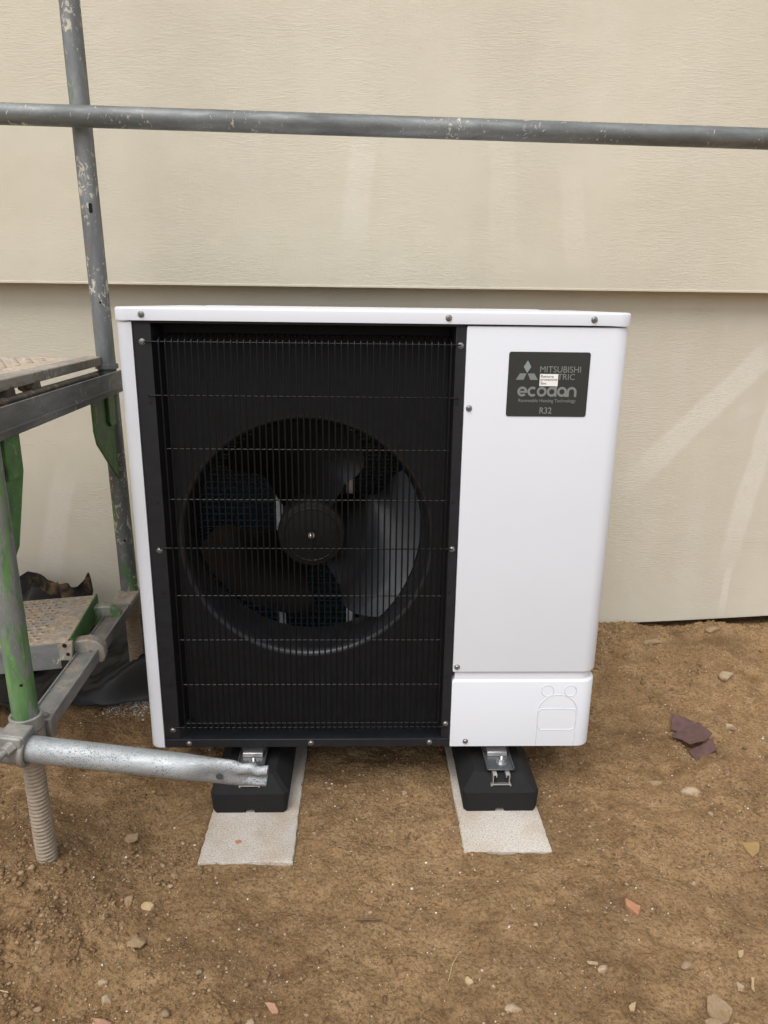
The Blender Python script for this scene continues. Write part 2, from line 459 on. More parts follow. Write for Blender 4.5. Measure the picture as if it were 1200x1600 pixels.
# ------------------------------------------------------------------ helpers: geometry
class MB:
    def __init__(self):
        self.v, self.f = [], []
    def add(self, vs_, fs_):
        o = len(self.v)
        self.v += [tuple(p) for p in vs_]
        self.f += [tuple(i + o for i in f) for f in fs_]
        return self
    def box(self, x0, x1, y0, y1, z0, z1):
        v = [(x, y, z) for z in (z0, z1) for y in (y0, y1) for x in (x0, x1)]
        return self.add(v, [(0, 2, 3, 1), (4, 5, 7, 6), (0, 1, 5, 4), (2, 6, 7, 3), (0, 4, 6, 2), (1, 3, 7, 5)])
    def obox(self, c, ax, ay, az, hx, hy, hz):
        c, ax, ay, az = Vector(c), Vector(ax), Vector(ay), Vector(az)
        v = [c + ax * (sx * hx) + ay * (sy * hy) + az * (sz * hz) for sz in (-1, 1) for sy in (-1, 1) for sx in (-1, 1)]
        return self.add(v, [(0, 2, 3, 1), (4, 5, 7, 6), (0, 1, 5, 4), (2, 6, 7, 3), (0, 4, 6, 2), (1, 3, 7, 5)])
    def tube(self, pts, r, n=12, cap=True):
        pts = [Vector(p) for p in pts]
        rr = r if isinstance(r, (list, tuple)) else [r] * len(pts)
        vs_, fs_ = [], []
        t0 = (pts[1] - pts[0]).normalized()
        ref = Vector((0, 0, 1)) if abs(t0.z) < 0.9 else Vector((1, 0, 0))
        a = t0.cross(ref).normalized()
        for i, p in enumerate(pts):
            t = (pts[min(i + 1, len(pts) - 1)] - pts[max(i - 1, 0)]).normalized()
            a = (a - t * a.dot(t)).normalized()
            bb = t.cross(a)
            for k in range(n):
                th = 2 * PI * k / n
                vs_.append(p + a * (math.cos(th) * rr[i]) + bb * (math.sin(th) * rr[i]))
        for i in range(len(pts) - 1):
            for k in range(n):
                k2 = (k + 1) % n
                fs_.append((i * n + k, i * n + k2, (i + 1) * n + k2, (i + 1) * n + k))
        if cap:
            fs_.append(tuple(range(n - 1, -1, -1)))
            fs_.append(tuple(range((len(pts) - 1) * n, len(pts) * n)))
        return self.add(vs_, fs_)
    def hollow(self, p0, p1, r, ri, n=28):
        p0, p1 = Vector(p0), Vector(p1)
        t = (p1 - p0).normalized()
        ref = Vector((0, 0, 1)) if abs(t.z) < 0.9 else Vector((1, 0, 0))
        a = t.cross(ref).normalized(); bb = t.cross(a)
        vs_, fs_ = [], []
        for (p, rad) in ((p0, r), (p1, r), (p1, ri), (p0, ri)):
            for k in range(n):
                th = 2 * PI * k / n
                vs_.append(p + a * (math.cos(th) * rad) + bb * (math.sin(th) * rad))
        for j in range(4):
            for k in range(n):
                k2 = (k + 1) % n
                j2 = (j + 1) % 4
                fs_.append((j * n + k, j * n + k2, j2 * n + k2, j2 * n + k))
        return self.add(vs_, fs_)
    def lathe(self, prof, origin, axis, n=24, cap=True):
        # prof: (r, h) along axis
        o, t = Vector(origin), Vector(axis).normalized()
        ref = Vector((0, 0, 1)) if abs(t.z) < 0.9 else Vector((1, 0, 0))
        a = t.cross(ref).normalized(); bb = t.cross(a)
        vs_, fs_ = [], []
        for (r, h) in prof:
            for k in range(n):
                th = 2 * PI * k / n
                vs_.append(o + t * h + a * (math.cos(th) * r) + bb * (math.sin(th) * r))
        for i in range(len(prof) - 1):
            for k in range(n):
                k2 = (k + 1) % n
                fs_.append((i * n + k, (i + 1) * n + k, (i + 1) * n + k2, i * n + k2))
        if cap and prof[0][0] > 2e-4:
            fs_.append(tuple(range(n)))
        if cap and prof[-1][0] > 2e-4:
            fs_.append(tuple(range(len(prof) * n - 1, (len(prof) - 1) * n - 1, -1)))
        return self.add(vs_, fs_)
    def prism(self, poly, fn0, fn1):
        n = len(poly)
        vs_ = [fn0(*p) for p in poly] + [fn1(*p) for p in poly]
        fs_ = [tuple(range(n - 1, -1, -1)), tuple(range(n, 2 * n))]
        fs_ += [(i, (i + 1) % n, n + (i + 1) % n, n + i) for i in range(n)]
        return self.add(vs_, fs_)
    def loft(self, rings, cap0=True, cap1=True, closed=True):
        n = len(rings[0])
        vs_ = [p for r in rings for p in r]
        fs_ = []
        for i in range(len(rings) - 1):
            for k in range(n if closed else n - 1):
                k2 = (k + 1) % n
                fs_.append((i * n + k, i * n + k2, (i + 1) * n + k2, (i + 1) * n + k))
        if cap0: fs_.append(tuple(range(n - 1, -1, -1)))
        if cap1: fs_.append(tuple(range((len(rings) - 1) * n, len(rings) * n)))
        return self.add(vs_, fs_)
    def mesh(self, name, smooth=35, recalc=True):
        me = bpy.data.meshes.new(name)
        me.from_pydata([tuple(p) for p in self.v], [], self.f)
        me.validate()
        if recalc:
            bm = bmesh.new(); bm.from_mesh(me)
            bmesh.ops.recalc_face_normals(bm, faces=bm.faces)
            bm.to_mesh(me); bm.free()
        if smooth:
            me.shade_smooth()
            me.set_sharp_from_angle(angle=math.radians(smooth))
        return me
    def build(self, name, mat, parent=None, bevel=0.0, smooth=35, recalc=True, seg=2):
        me = self.mesh(name, smooth, recalc)
        return link(name, me, mat, parent, bevel, seg)

def link(name, me, mat, parent=None, bevel=0.0, seg=2):
    if mat is not None and not me.materials:
        me.materials.append(MAT[mat] if isinstance(mat, str) else mat)
    o = bpy.data.objects.new(name, me)
    COL.objects.link(o)
    if parent is not None:
        o.parent = parent
        # parents are all placed without rotation, so a location offset is enough
        p = parent
        off = Vector((0, 0, 0))
        while p is not None:
            off += p.location
            p = p.parent
        o.location = -off
    if bevel:
        b = o.modifiers.new('bevel', 'BEVEL')
        b.width = bevel; b.segments = seg; b.limit_method = 'ANGLE'; b.angle_limit = math.radians(40)
    return o

def tag(o, label=None, cat=None, group=None, kind=None):
    if label: o['label'] = label
    if cat: o['category'] = cat
    if group: o['group'] = group
    if kind: o['kind'] = kind
    return o

def thing(name, loc, label, cat, group=None):
    e = bpy.data.objects.new(name, None)
    e.empty_display_size = 0.05
    COL.objects.link(e)
    e.location = loc
    return tag(e, label, cat, group)

# ------------------------------------------------------------------ numpy noise
def vnoise(x, y, seed):
    xi, yi = np.floor(x).astype(np.int64), np.floor(y).astype(np.int64)
    xf, yf = x - xi, y - yi
    def h(a, b):
        n = (a * 374761393 + b * 668265263 + seed * 1442695041) & 0x7fffffff
        n = ((n ^ (n >> 13)) * 1274126177) & 0x7fffffff
        n = (n ^ (n >> 16)) & 0xffffff
        return n / float(0xffffff)
    u, v = xf * xf * (3 - 2 * xf), yf * yf * (3 - 2 * yf)
    return (h(xi, yi) * (1 - u) + h(xi + 1, yi) * u) * (1 - v) + (h(xi, yi + 1) * (1 - u) + h(xi + 1, yi + 1) * u) * v

def fbm(x, y, f, o, seed, g=0.5):
    s, a, t = 0, 1.0, 0
    for i in range(o):
        c, d = math.cos(0.6 * i), math.sin(0.6 * i)
        s = s + a * vnoise((x * c - y * d) * f + 17.3 * i, (x * d + y * c) * f - 9.1 * i, seed + i)
        t += a; a *= g; f *= 2.03
    return s / t - 0.5

def sstep(a, b, x):
    t = np.clip((x - a) / (b - a), 0, 1)
    return t * t * (3 - 2 * t)

STRIPS = [(0.146, 0.352, -0.222, 0.62), (0.728, 0.926, -0.196, 0.62)]

def height(x, y):
    x = np.asarray(x, float); y = np.asarray(y, float)
    h = -0.006 + 0.020 * fbm(x, y, 2.2, 3, 1) + 0.038 * fbm(x, y, 9, 4, 5)
    h = h + 0.043 * sstep(0.30, 0.88, y) * sstep(0.2, 1.1, x) + 0.03 * sstep(0.35, 0.85, y)
    # mound round the front jack and rough heap in the left foreground
    h = h + 0.052 * np.exp(-(((x + 0.22) / 0.20) ** 2 + ((y + 0.24) / 0.22) ** 2))
    left = sstep(0.30, -0.10, x) * sstep(-0.2, -0.45, y)
    h = h + left * (0.018 + 0.075 * fbm(x, y, 7, 4, 21, 0.6))
    h = h + 0.02 * np.exp(-(((x + 0.10) / 0.09) ** 2 + ((y + 0.44) / 0.10) ** 2))
    # coarse crumbs
    rough = 0.55 + 0.9 * left + 0.5 * sstep(0.55, 0.8, y)
    c = fbm(x, y, 42, 3, 31, 0.6)
    h = h + 0.019 * rough * np.maximum(c, -0.06)
    h = h + 0.0045 * rough * fbm(x, y, 130, 2, 41)
    # footprint hollows
    h = h - 0.020 * np.exp(-(((x - 0.03) / 0.045) ** 2 + ((y + 0.10) / 0.09) ** 2))
    h = h - 0.010 * np.exp(-(((x - 0.55) / 0.16) ** 2 + ((y + 0.36) / 0.12) ** 2))
    # trench at the wall foot
    h = h - 0.03 * sstep(0.862, 0.90, y)
    # the slabs lie bare: soil kept under them, lapping ragged over the edges
    for i, (x0, x1, y0, y1) in enumerate(STRIPS):
        rag = 0.030 * fbm(x, y, 16, 4, 51 + i)
        ragf = rag * (1.3 if i else 0.7)
        d = np.minimum(np.minimum(x - x0 + rag * 0.35, x1 - x + rag * 0.2), np.minimum(y - y0 + ragf, y1 - y))
        if i:
            d = d - 0.04 * np.exp(-(((x - 0.735) / 0.03) ** 2 + ((y + 0.175) / 0.05) ** 2))
        k = sstep(-0.008, 0.004, d)
        near = sstep(-0.12, -0.01, d)
        h = h * (1 - near) + near * (np.minimum(h * 0.55 - 0.003, 0.006))
        h = h * (1 - k) + k * np.minimum(h, -0.010)
    return h

# ------------------------------------------------------------------ setting: ground
def axis_coords(lo, hi, step, far):
    core = np.arange(lo, hi + step * 0.5, step)
    out, d, s = [], 0.0, step
    while d < far:
        s *= 1.22
        d += s
        out.append(d)
    out = np.array(out)
    return np.concatenate([lo - out[::-1], core, hi + out])

gx = axis_coords(-0.62, 2.15, 0.0042, 260)
gy = axis_coords(-0.74, 0.93, 0.0036, 260)
GX, GY = np.meshgrid(gx, gy)
GZ = height(GX, GY)
co = np.stack([GX, GY, GZ], -1).reshape(-1, 3)
nx, ny = len(gx), len(gy)
idx = np.arange(nx * ny).reshape(ny, nx)
quads = np.stack([idx[:-1, :-1], idx[:-1, 1:], idx[1:, 1:], idx[1:, :-1]], -1).reshape(-1, 4)
gme = bpy.data.meshes.new('ground')
gme.vertices.add(len(co)); gme.vertices.foreach_set('co', co.ravel().astype(np.float32))
gme.loops.add(quads.size); gme.loops.foreach_set('vertex_index', quads.ravel().astype(np.int32))
gme.polygons.add(len(quads)); gme.polygons.foreach_set('loop_start', (np.arange(len(quads)) * 4).astype(np.int32))
gme.update(); gme.validate()
gme.shade_smooth()
ground = link('ground', gme, 'soil')
tag(ground, kind='structure')

# loose crumbs and grit, beyond counting
ico = bmesh.new(); bmesh.ops.create_icosphere(ico, subdivisions=1, radius=1.0)
ICO_V = np.array([v.co[:] for v in ico.verts]); ICO_F = np.array([[v.index for v in f.verts] for f in ico.faces]); ico.free()

def scatter(name, n, region, size, cols, mat, label, cat, seed, sink=0.3, dens=None, flat=(0.5, 0.9)):
    rng = np.random.default_rng(seed)
    xs = rng.uniform(region[0], region[1], n * 8); ys = rng.uniform(region[2], region[3], n * 8)
    keep = np.ones(len(xs), bool)
    for (x0, x1, y0, y1) in STRIPS:
        keep &= ~((xs > x0 - 0.004) & (xs < x1 + 0.004) & (ys > y0 + 0.03) & (ys < y1))
    if dens is not None:
        keep &= rng.random(len(xs)) < dens(xs, ys)
    xs, ys = xs[keep][:n], ys[keep][:n]
    n = len(xs)
    zs = height(xs, ys)
    s = size(rng, n)
    V = np.repeat(ICO_V[None], n, 0) * rng.uniform(0.5, 1.35, (n, len(ICO_V), 1))
    V[..., 0] *= rng.uniform(0.7, 1.35, (n, 1)); V[..., 2] *= rng.uniform(flat[0], flat[1], (n, 1))
    th = rng.uniform(0, 2 * PI, (n, 1)); c, d = np.cos(th), np.sin(th)
    X = V[..., 0] * c - V[..., 1] * d; Y = V[..., 0] * d + V[..., 1] * c
    V = np.stack([X, Y, V[..., 2]], -1) * s[:, None, None]
    V += np.stack([xs, ys, zs + s * (0.6 - sink)], -1)[:, None, :]
    F = ICO_F[None] + (np.arange(n) * len(ICO_V))[:, None, None]
    me = bpy.data.meshes.new(name)
    nv, nf = n * len(ICO_V), n * len(ICO_F)
    me.vertices.add(nv); me.vertices.foreach_set('co', V.ravel().astype(np.float32))
    me.loops.add(nf * 3); me.loops.foreach_set('vertex_index', F.ravel().astype(np.int32))
    me.polygons.add(nf); me.polygons.foreach_set('loop_start', (np.arange(nf) * 3).astype(np.int32))
    me.update(); me.validate()
    at = me.color_attributes.new('tint', 'FLOAT_COLOR', 'POINT')
    pal = np.array(cols); ci = rng.integers(0, len(pal), n)
    C = pal[ci] * rng.uniform(0.75, 1.2, (n, 1))
    C = np.concatenate([C, np.ones((n, 1))], 1)
    at.data.foreach_set('color', np.repeat(C, len(ICO_V), 0).ravel().astype(np.float32))
    o = link(name, me, mat)
    return tag(o, label, cat, kind='stuff')

def clod_dens(x, y):
    l = 0.22 + 0.85 * sstep(0.35, -0.05, x) * sstep(0.1, -0.35, y) + 0.6 * sstep(0.5, 0.8, y)
    return np.clip(l * (0.06 + 2.6 * np.clip(fbm(x, y, 4, 4, 77, 0.6) + 0.06, 0, 1)), 0, 1)
SOILC = [(0.26, 0.165, 0.088), (0.32, 0.215, 0.12), (0.19, 0.115, 0.058), (0.38, 0.275, 0.17), (0.22, 0.14, 0.072)]
scatter('soil_crumbs', 30000, (-0.6, 2.1, -0.72, 0.9), lambda r, n: np.clip(r.lognormal(-6.3, 0.5, n), 0.0008, 0.008), SOILC, 'clod',
        'loose brown soil crumbs spread over the ground', 'soil', 3, dens=clod_dens)
scatter('gravel', 1000, (-0.6, 2.1, -0.72, 0.9), lambda r, n: np.clip(r.lognormal(-5.5, 0.4, n), 0.002, 0.011),
        [(0.29, 0.205, 0.12), (0.33, 0.245, 0.155), (0.24, 0.165, 0.095), (0.28, 0.18, 0.10), (0.20, 0.135, 0.075)], 'clod',
        'small tan pebbles scattered through the soil', 'gravel', 4, dens=clod_dens, sink=0.45)
scatter('pale_grit', 3200, (-0.6, 2.1, -0.72, 0.9), lambda r, n: np.clip(r.lognormal(-6.85, 0.42, n), 0.0005, 0.0032),
        [(0.72, 0.66, 0.56), (0.82, 0.80, 0.76), (0.58, 0.47, 0.32)], 'grit', 'tiny pale grit flecks in the soil', 'grit', 5)
def gran_dens(x, y):
    return np.exp(-(((x + 0.19) / 0.075) ** 2 + ((y - 0.43) / 0.045) ** 2))
scatter('white_granules', 900, (-0.42, 0.02, 0.30, 0.55), lambda r, n: np.clip(r.lognormal(-6.5, 0.35, n), 0.0008, 0.003),
        [(0.80, 0.80, 0.80), (0.72, 0.72, 0.74)], 'grit', 'white granules spilled on soil left of the heat pump', 'granules', 6, dens=gran_dens)

# ------------------------------------------------------------------ house wall
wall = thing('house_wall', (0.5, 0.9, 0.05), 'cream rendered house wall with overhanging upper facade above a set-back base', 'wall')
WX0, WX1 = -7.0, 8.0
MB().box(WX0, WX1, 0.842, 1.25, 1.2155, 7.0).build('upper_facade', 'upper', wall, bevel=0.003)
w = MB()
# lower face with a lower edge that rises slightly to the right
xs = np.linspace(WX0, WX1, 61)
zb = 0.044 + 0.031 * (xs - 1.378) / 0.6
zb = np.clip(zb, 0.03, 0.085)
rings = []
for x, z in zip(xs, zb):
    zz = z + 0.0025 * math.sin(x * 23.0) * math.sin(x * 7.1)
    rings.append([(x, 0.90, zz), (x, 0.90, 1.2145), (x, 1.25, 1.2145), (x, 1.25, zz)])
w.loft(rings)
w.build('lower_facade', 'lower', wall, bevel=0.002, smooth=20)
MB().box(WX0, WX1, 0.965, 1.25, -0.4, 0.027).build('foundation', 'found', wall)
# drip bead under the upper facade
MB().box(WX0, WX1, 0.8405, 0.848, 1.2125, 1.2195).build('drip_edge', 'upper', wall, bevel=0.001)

# ------------------------------------------------------------------ concrete slabs
for i, (x0, x1, y0, y1) in enumerate(STRIPS):
    s = MB()
    rr = random.Random(40 + i)
    out = []
    for (ax_, ay_, bx2, by2) in ((x0, y0, x1, y0), (x1, y0, x1, y1), (x1, y1, x0, y1), (x0, y1, x0, y0)):
        nseg_ = max(8, int(math.hypot(bx2 - ax_, by2 - ay_) / 0.012))
        for k_ in range(nseg_):
            t_ = k_ / nseg_
            chip = rr.uniform(-0.0012, 0.0012) + (rr.uniform(0.002, 0.005) if rr.random() < 0.07 else 0)
            px_, py_ = ax_ + (bx2 - ax_) * t_, ay_ + (by2 - ay_) * t_
            mx_, my_ = (x0 + x1) / 2, (y0 + y1) / 2
            if k_:
                px_ += chip * (1 if px_ < mx_ else -1) * (1 if ax_ == bx2 else 0)
                py_ += chip * (1 if py_ < my_ else -1) * (1 if ay_ == by2 else 0)
            out.append((px_, py_))
    def ins_(p, d_):
        return (p[0] + (d_ if p[0] < (x0 + x1) / 2 else -d_), p[1] + (d_ if p[1] < (y0 + y1) / 2 else -d_))
    s.loft([[(p[0], p[1], -0.05) for p in out], [(p[0], p[1], -0.0035) for p in out],
            [(*ins_(p, 0.0016), -0.0008 + rr.uniform(-0.0006, 0.0002)) for p in out], [(*ins_(p, 0.006), 0.0) for p in out]])
    s.build('concrete_slab', 'concrete', None, smooth=30)
    tag(bpy.data.objects['concrete_slab' if i == 0 else 'concrete_slab.001'],
        ['concrete slab in the soil under the left rubber foot, its front end clean-cut', 'concrete slab in the soil under the right rubber foot, its front end ragged with soil'][i],
        'slab', 'concrete slabs under the heat pump')

# ------------------------------------------------------------------ rubber feet with rails
def foot(cx, label):
    t = thing('rubber_foot', (cx, 0.2, 0.0), label, 'mounting foot', 'rubber feet under the heat pump')
    hw, y0, y1 = 0.091, -0.068, 0.50
    def ring(z, ins, ch, notch=0.0):
        a, b, c, d = cx - hw + ins, cx + hw - ins, y0 + ins * 0.95, y1 - ins
        nw = 0.011
        return [(a, c + ch, z), (a + ch * 0.9, c, z), (cx - nw, c, z), (cx - nw * 0.7, c + notch, z), (cx + nw * 0.7, c + notch, z), (cx + nw, c, z),
                (b - ch * 0.9, c, z), (b, c + ch, z), (b, d - ch, z), (b - ch, d, z), (a + ch, d, z), (a, d - ch, z)]
    m = MB()
    m.loft([ring(0.0, 0.005, 0.008, 0.02), ring(0.009, 0.003, 0.008, 0.02), ring(0.0105, 0.0028, 0.008), ring(0.054, 0.0, 0.010), ring(0.057, 0.002, 0.010),
            ring(0.084, 0.026, 0.010), ring(0.090, 0.031, 0.010)])
    m.build('rubber_block', 'rubber', t, bevel=0.003, smooth=30)
    # aluminium C rail let into the top, its open end to the front
    r = MB()
    ry0, ry1 = -0.061, 0.48
    w2, zb_, zt = 0.0205, 0.070, 0.0985
    th = 0.0022
    r.box(cx - w2, cx + w2, ry0, ry1, zb_, zb_ + th)
    r.box(cx - w2, cx - w2 + th, ry0, ry1, zb_ + th, zt)
    r.box(cx + w2 - th, cx + w2, ry0, ry1, zb_ + th, zt)
    r.box(cx - w2 + th, cx - w2 + 0.010, ry0, ry1, zt - th, zt)
    r.box(cx + w2 - 0.010, cx + w2 - th, ry0, ry1, zt - th, zt)
    r.box(cx - w2 + 0.0075, cx - w2 + 0.010, ry0, ry1, zt - 0.008, zt - th)
    r.box(cx + w2 - 0.010, cx + w2 - 0.0075, ry0, ry1, zt - 0.008, zt - th)
    r.box(cx - w2 - 0.004, cx - w2, ry0, ry1, zb_ - 0.003, zb_ + th)
    r.box(cx + w2, cx + w2 + 0.004, ry0, ry1, zb_ - 0.003, zb_ + th)
    r.build('rail', 'alu', t, bevel=0.0005, smooth=0)
    return t
foot(0.236, 'black rubber foot at the left, half hidden by the end of the dented tube')
foot(0.832, 'black rubber foot at the right with its rail end and bolt in view')

# ------------------------------------------------------------------ heat pump
Z0 = 0.135
hp = thing('heat_pump', (0.525, 0.24, Z0), 'white outdoor heat pump with black fan grille on rubber feet by the wall', 'heat pump')

def plan_ring(x0, x1, y0, y1, r, z, ins=0.0, n=8, rl=None, rb=0.02):
    """plan outline with rounded front corners (counter-clockwise from front-left)"""
    rl = r if rl is None else rl
    x0, x1, y0, y1 = x0 + ins, x1 - ins, y0 + ins, y1 - ins
    out = []
    def arc(cx, cy, rad, a0, a1):
        for k in range(n + 1):
            a = a0 + (a1 - a0) * k / n
            out.append((cx + rad * math.cos(a), cy + rad * math.sin(a), z))
    arc(x0 + rl, y0 + rl, rl, PI, 1.5 * PI)
    arc(x1 - r, y0 + r, r, 1.5 * PI, 2 * PI)
    arc(x1 - rb, y1 - rb, rb, 0, 0.5 * PI)
    arc(x0 + rb, y1 - rb, rb, 0.5 * PI, PI)
    return out

# top cover
m = MB()
lev = [(1.1285, 0.0035), (1.1285, 0.0), (1.1495, 0.0), (1.1530, 0.0010), (1.1545, 0.0030), (1.1548, 0.006)]
rings = [plan_ring(-0.0095, 1.0595, -0.0035, 0.485, 0.034, z, i, rl=0.030) for z, i in lev]
m.loft(rings)
# shallow pressed ribs on top of the cover
for k, (ya, yb, xa, xb) in enumerate([(0.05, 0.12, 0.10, 0.62), (0.20, 0.27, 0.06, 0.70), (0.34, 0.41, 0.10, 0.95)]):
    m.loft([[(xa, ya, 1.1547), (xb, ya, 1.1547), (xb, yb, 1.1547), (xa, yb, 1.1547)],
            [(xa + 0.012, ya + 0.012, 1.1570), (xb - 0.012, ya + 0.012, 1.1570), (xb - 0.012, yb - 0.012, 1.1570), (xa + 0.012, yb - 0.012, 1.1570)]])
m.build('top_cover', 'white', hp, smooth=50)

# left corner post (white): round front corner, then a short side
def post(pts, z0, z1, name, mat):
    m = MB()
    m.loft([[(x, y, z0) for x, y in pts], [(x, y, z1) for x, y in pts]])
    return m.build(name, mat, hp, bevel=0.0008, smooth=40)
pts = []
R = 0.026
for k in range(9):
    a = 1.5 * PI - 0.5 * PI * k / 8
    pts.append((-0.0065 + R + R * math.cos(a), 0.0005 + R + R * math.sin(a)))
pts = [(0.0285, 0.0005)] + pts + [(-0.0065, 0.11), (-0.0025, 0.11), (-0.0025, 0.03), (0.008, 0.010), (0.0285, 0.0045)]
post(pts, 0.1355, 1.1255, 'side_panel', 'white')
MB().box(-0.006, 0.05, 0.455, 0.48, 0.1355, 1.1255).build('rear_post', 'white', hp, bevel=0.003)

# service panel (upper) and pipe cover panel (lower), round right corner
def right_panel(levels, name):
    m = MB()
    rings = [plan_ring(0.7135, 1.0580, 0.0, 0.48, 0.036, z, i, rl=0.0012, rb=0.008) for z, i in levels]
    m.loft(rings)
    return m.build(name, 'white', hp, smooth=40)
right_panel([(0.3365, 0.004), (0.3355, 0.0018), (0.3365, 0.0004), (0.339, 0.0), (1.1215, 0.0), (1.1240, 0.0008), (1.1250, 0.0030)], 'service_panel')
lp = right_panel([(0.1350, 0.0025), (0.1362, 0.0), (0.3085, 0.0), (0.3110, 0.0010), (0.3140, 0.0050), (0.3340, 0.0068)], 'lower_panel')
# knock-out outlines pressed in the lower panel
def bead(ptsxz, r=0.00085, parent=lp, closed=False):
    m = MB()
    P = [(x, -0.0002, z) for x, z in ptsxz]
    if closed: P = P + [P[0]]
    m.tube(P, r, 6)
    return m.build('knockout_line', 'white', parent, smooth=60)
def circ(cx, cz, r, a0=0, a1=2 * PI, n=24):
    return [(cx + r * math.cos(a0 + (a1 - a0) * k / n), cz + r * math.sin(a0 + (a1 - a0) * k / n)) for k in range(n + 1)]
bead(circ(0.9415, 0.2865, 0.0145)); bead(circ(0.9965, 0.2865, 0.0145))
arch = [(0.9225, 0.1365), (0.9215, 0.215)] + [(0.969 - 0.0475 * math.cos(PI * k / 20), 0.2285 + 0.0475 * math.sin(PI * k / 20)) for k in range(21)] + [(1.0155, 0.215), (1.0145, 0.1365)]
bead(arch)
def rrect(x0, x1, z0, z1, r, n=6):
    out = []
    for cx, cz, a in ((x1 - r, z1 - r, 0), (x0 + r, z1 - r, PI / 2), (x0 + r, z0 + r, PI), (x1 - r, z0 + r, 1.5 * PI)):
        out += [(cx + r * math.cos(a + PI / 2 * k / n), cz + r * math.sin(a + PI / 2 * k / n)) for k in range(n + 1)]
    return out
bead(rrect(0.9225, 1.0145, 0.1815, 0.2385, 0.013), closed=True)
MB().box(0.9218, 0.9232, -0.0006, 0.002, 0.1349, 0.144).build('knockout_slit', 'hole', lp)
MB().box(1.0138, 1.0152, -0.0006, 0.002, 0.1349, 0.144).build('knockout_slit', 'hole', lp)

# front frame (anthracite): side strips with returns, bottom lip with sill, top return
FY = 0.004
def strip(poly, z0, z1, name, par=hp, mat='black', bevel=0.0012):
    m = MB()
    m.loft([[(x, y, z0) for x, y in poly], [(x, y, z1) for x, y in poly]])
    return m.build(name, mat, par, bevel=bevel, smooth=30)
frame = MB()
frame.loft([[(x, y, z) for x, y in [(0.0290, FY), (0.0655, FY), (0.0770, 0.056), (0.0740, 0.058), (0.0625, FY + 0.004), (0.0290, FY + 0.004)]] for z in (0.1565, 1.1268)])
frame.loft([[(x, y, z) for x, y in [(0.6915, FY), (0.7118, FY), (0.7118, FY + 0.004), (0.6945, FY + 0.004), (0.6860, 0.058), (0.6830, 0.056)]] for z in (0.1565, 1.1268)])
frame.loft([[(x, y, z) for y, z in [(FY - 0.003, 0.1350), (FY - 0.003, 0.1565), (0.055, 0.1585), (0.055, 0.1550), (FY + 0.001, 0.1535), (FY + 0.001, 0.1350)]] for x in (0.0290, 0.7122)])
frame.loft([[(x, y, z) for y, z in [(0.002, 1.1230), (0.002, 1.1278), (0.06, 1.1278), (0.06, 1.1230)]] for x in (0.0290, 0.7122)])
# gusset tabs in the two lower corners
frame.add([(0.0655, FY + 0.001, 0.1560), (0.100, 0.040, 0.1575), (0.0745, 0.045, 0.1575), (0.0655, FY + 0.001, 0.180), (0.0765, 0.045, 0.186), (0.098, 0.040, 0.176)], [(0, 1, 5, 3), (3, 5, 4), (1, 2, 4, 5)])
fr = frame.build('front_frame', 'black', hp, bevel=0.0012, smooth=30)

# fan panel with bell mouth
FCX, FCZ = 0.372, 0.640
PX0, PX1, PZ0, PZ1, PY = 0.0745, 0.6860, 0.1580, 1.1230, 0.056
angs = sorted(set([2 * PI * k / 112 for k in range(112)] + [math.atan2(z - FCZ, x - FCX) % (2 * PI) for x in (PX0, PX1) for z in (PZ0, PZ1)]))
def edge_pt(a):
    c, s = math.cos(a), math.sin(a)
    ts = []
    if c > 1e-9: ts.append((PX1 - FCX) / c)
    if c < -1e-9: ts.append((PX0 - FCX) / c)
    if s > 1e-9: ts.append((PZ1 - FCZ) / s)
    if s < -1e-9: ts.append((PZ0 - FCZ) / s)
    t = min(ts)
    return (FCX + c * t, PY, FCZ + s * t)
prof = [(0.2950, PY), (0.2915, PY + 0.0006), (0.2885, PY + 0.0020), (0.2855, PY + 0.0050), (0.2815, PY + 0.013), (0.2785, PY + 0.025), (0.2765, PY + 0.042), (0.2760, PY + 0.075), (0.2775, PY + 0.12), (0.2815, PY + 0.135)]
rings = [[edge_pt(a) for a in angs]]
for r, y in [(r_ * 0.985, y_) for r_, y_ in prof]:
    rings.append([(FCX + r * math.cos(a), y, FCZ + r * math.sin(a)) for a in angs])
m = MB(); m.loft(rings[:2], False, False)
m.build('fan_panel', 'fanpanel', hp, smooth=40)
m = MB(); m.loft(rings[1:], False, False)
m.build('bell_mouth', 'bell', hp, smooth=40)

# casing inside
m = MB()
m.box(0.03, 0.70, 0.06, 0.47, 0.1370, 0.1420)
m.box(0.7000, 0.7040, 0.062, 0.47, 0.1420, 1.120)
m.box(0.03, 0.70, 0.06, 0.47, 1.1235, 1.1265)
m.build('inner_casing', 'inner', hp)

# finned coil at the back and the left side
m = MB()
z = 0.150
while z < 1.11:
    m.box(0.030, 0.700, 0.430, 0.452, z, z + 0.0088)
    m.box(0.010, 0.028, 0.112, 0.452, z, z + 0.0070)
    z += 0.0112
m.build('coil', 'coil', hp, smooth=0)['kind'] = 'stuff'
m = MB()
for y in np.arange(0.13, 0.44, 0.03):
    m.tube([(0.034, y, 0.15), (0.034, y, 1.11)], 0.0012, 5)
for zz in np.arange(0.19, 1.10, 0.0185):
    m.tube([(0.035, 0.112, zz), (0.035, 0.40, zz), (0.062, 0.426, zz), (0.695, 0.426, zz)], 0.0013, 5)
m.build('coil_guard', 'coilwire', hp, smooth=60)['kind'] = 'stuff'
# motor mount posts
for x in (0.277, 0.457):
    MB().box(x, x + 0.018, 0.272, 0.292, 0.142, 1.120).build('motor_post', 'post', hp, bevel=0.002)
MB().box(0.297, 0.455, 0.262, 0.284, 0.565, 0.715).build('motor_plate', 'inner', hp, bevel=0.003)

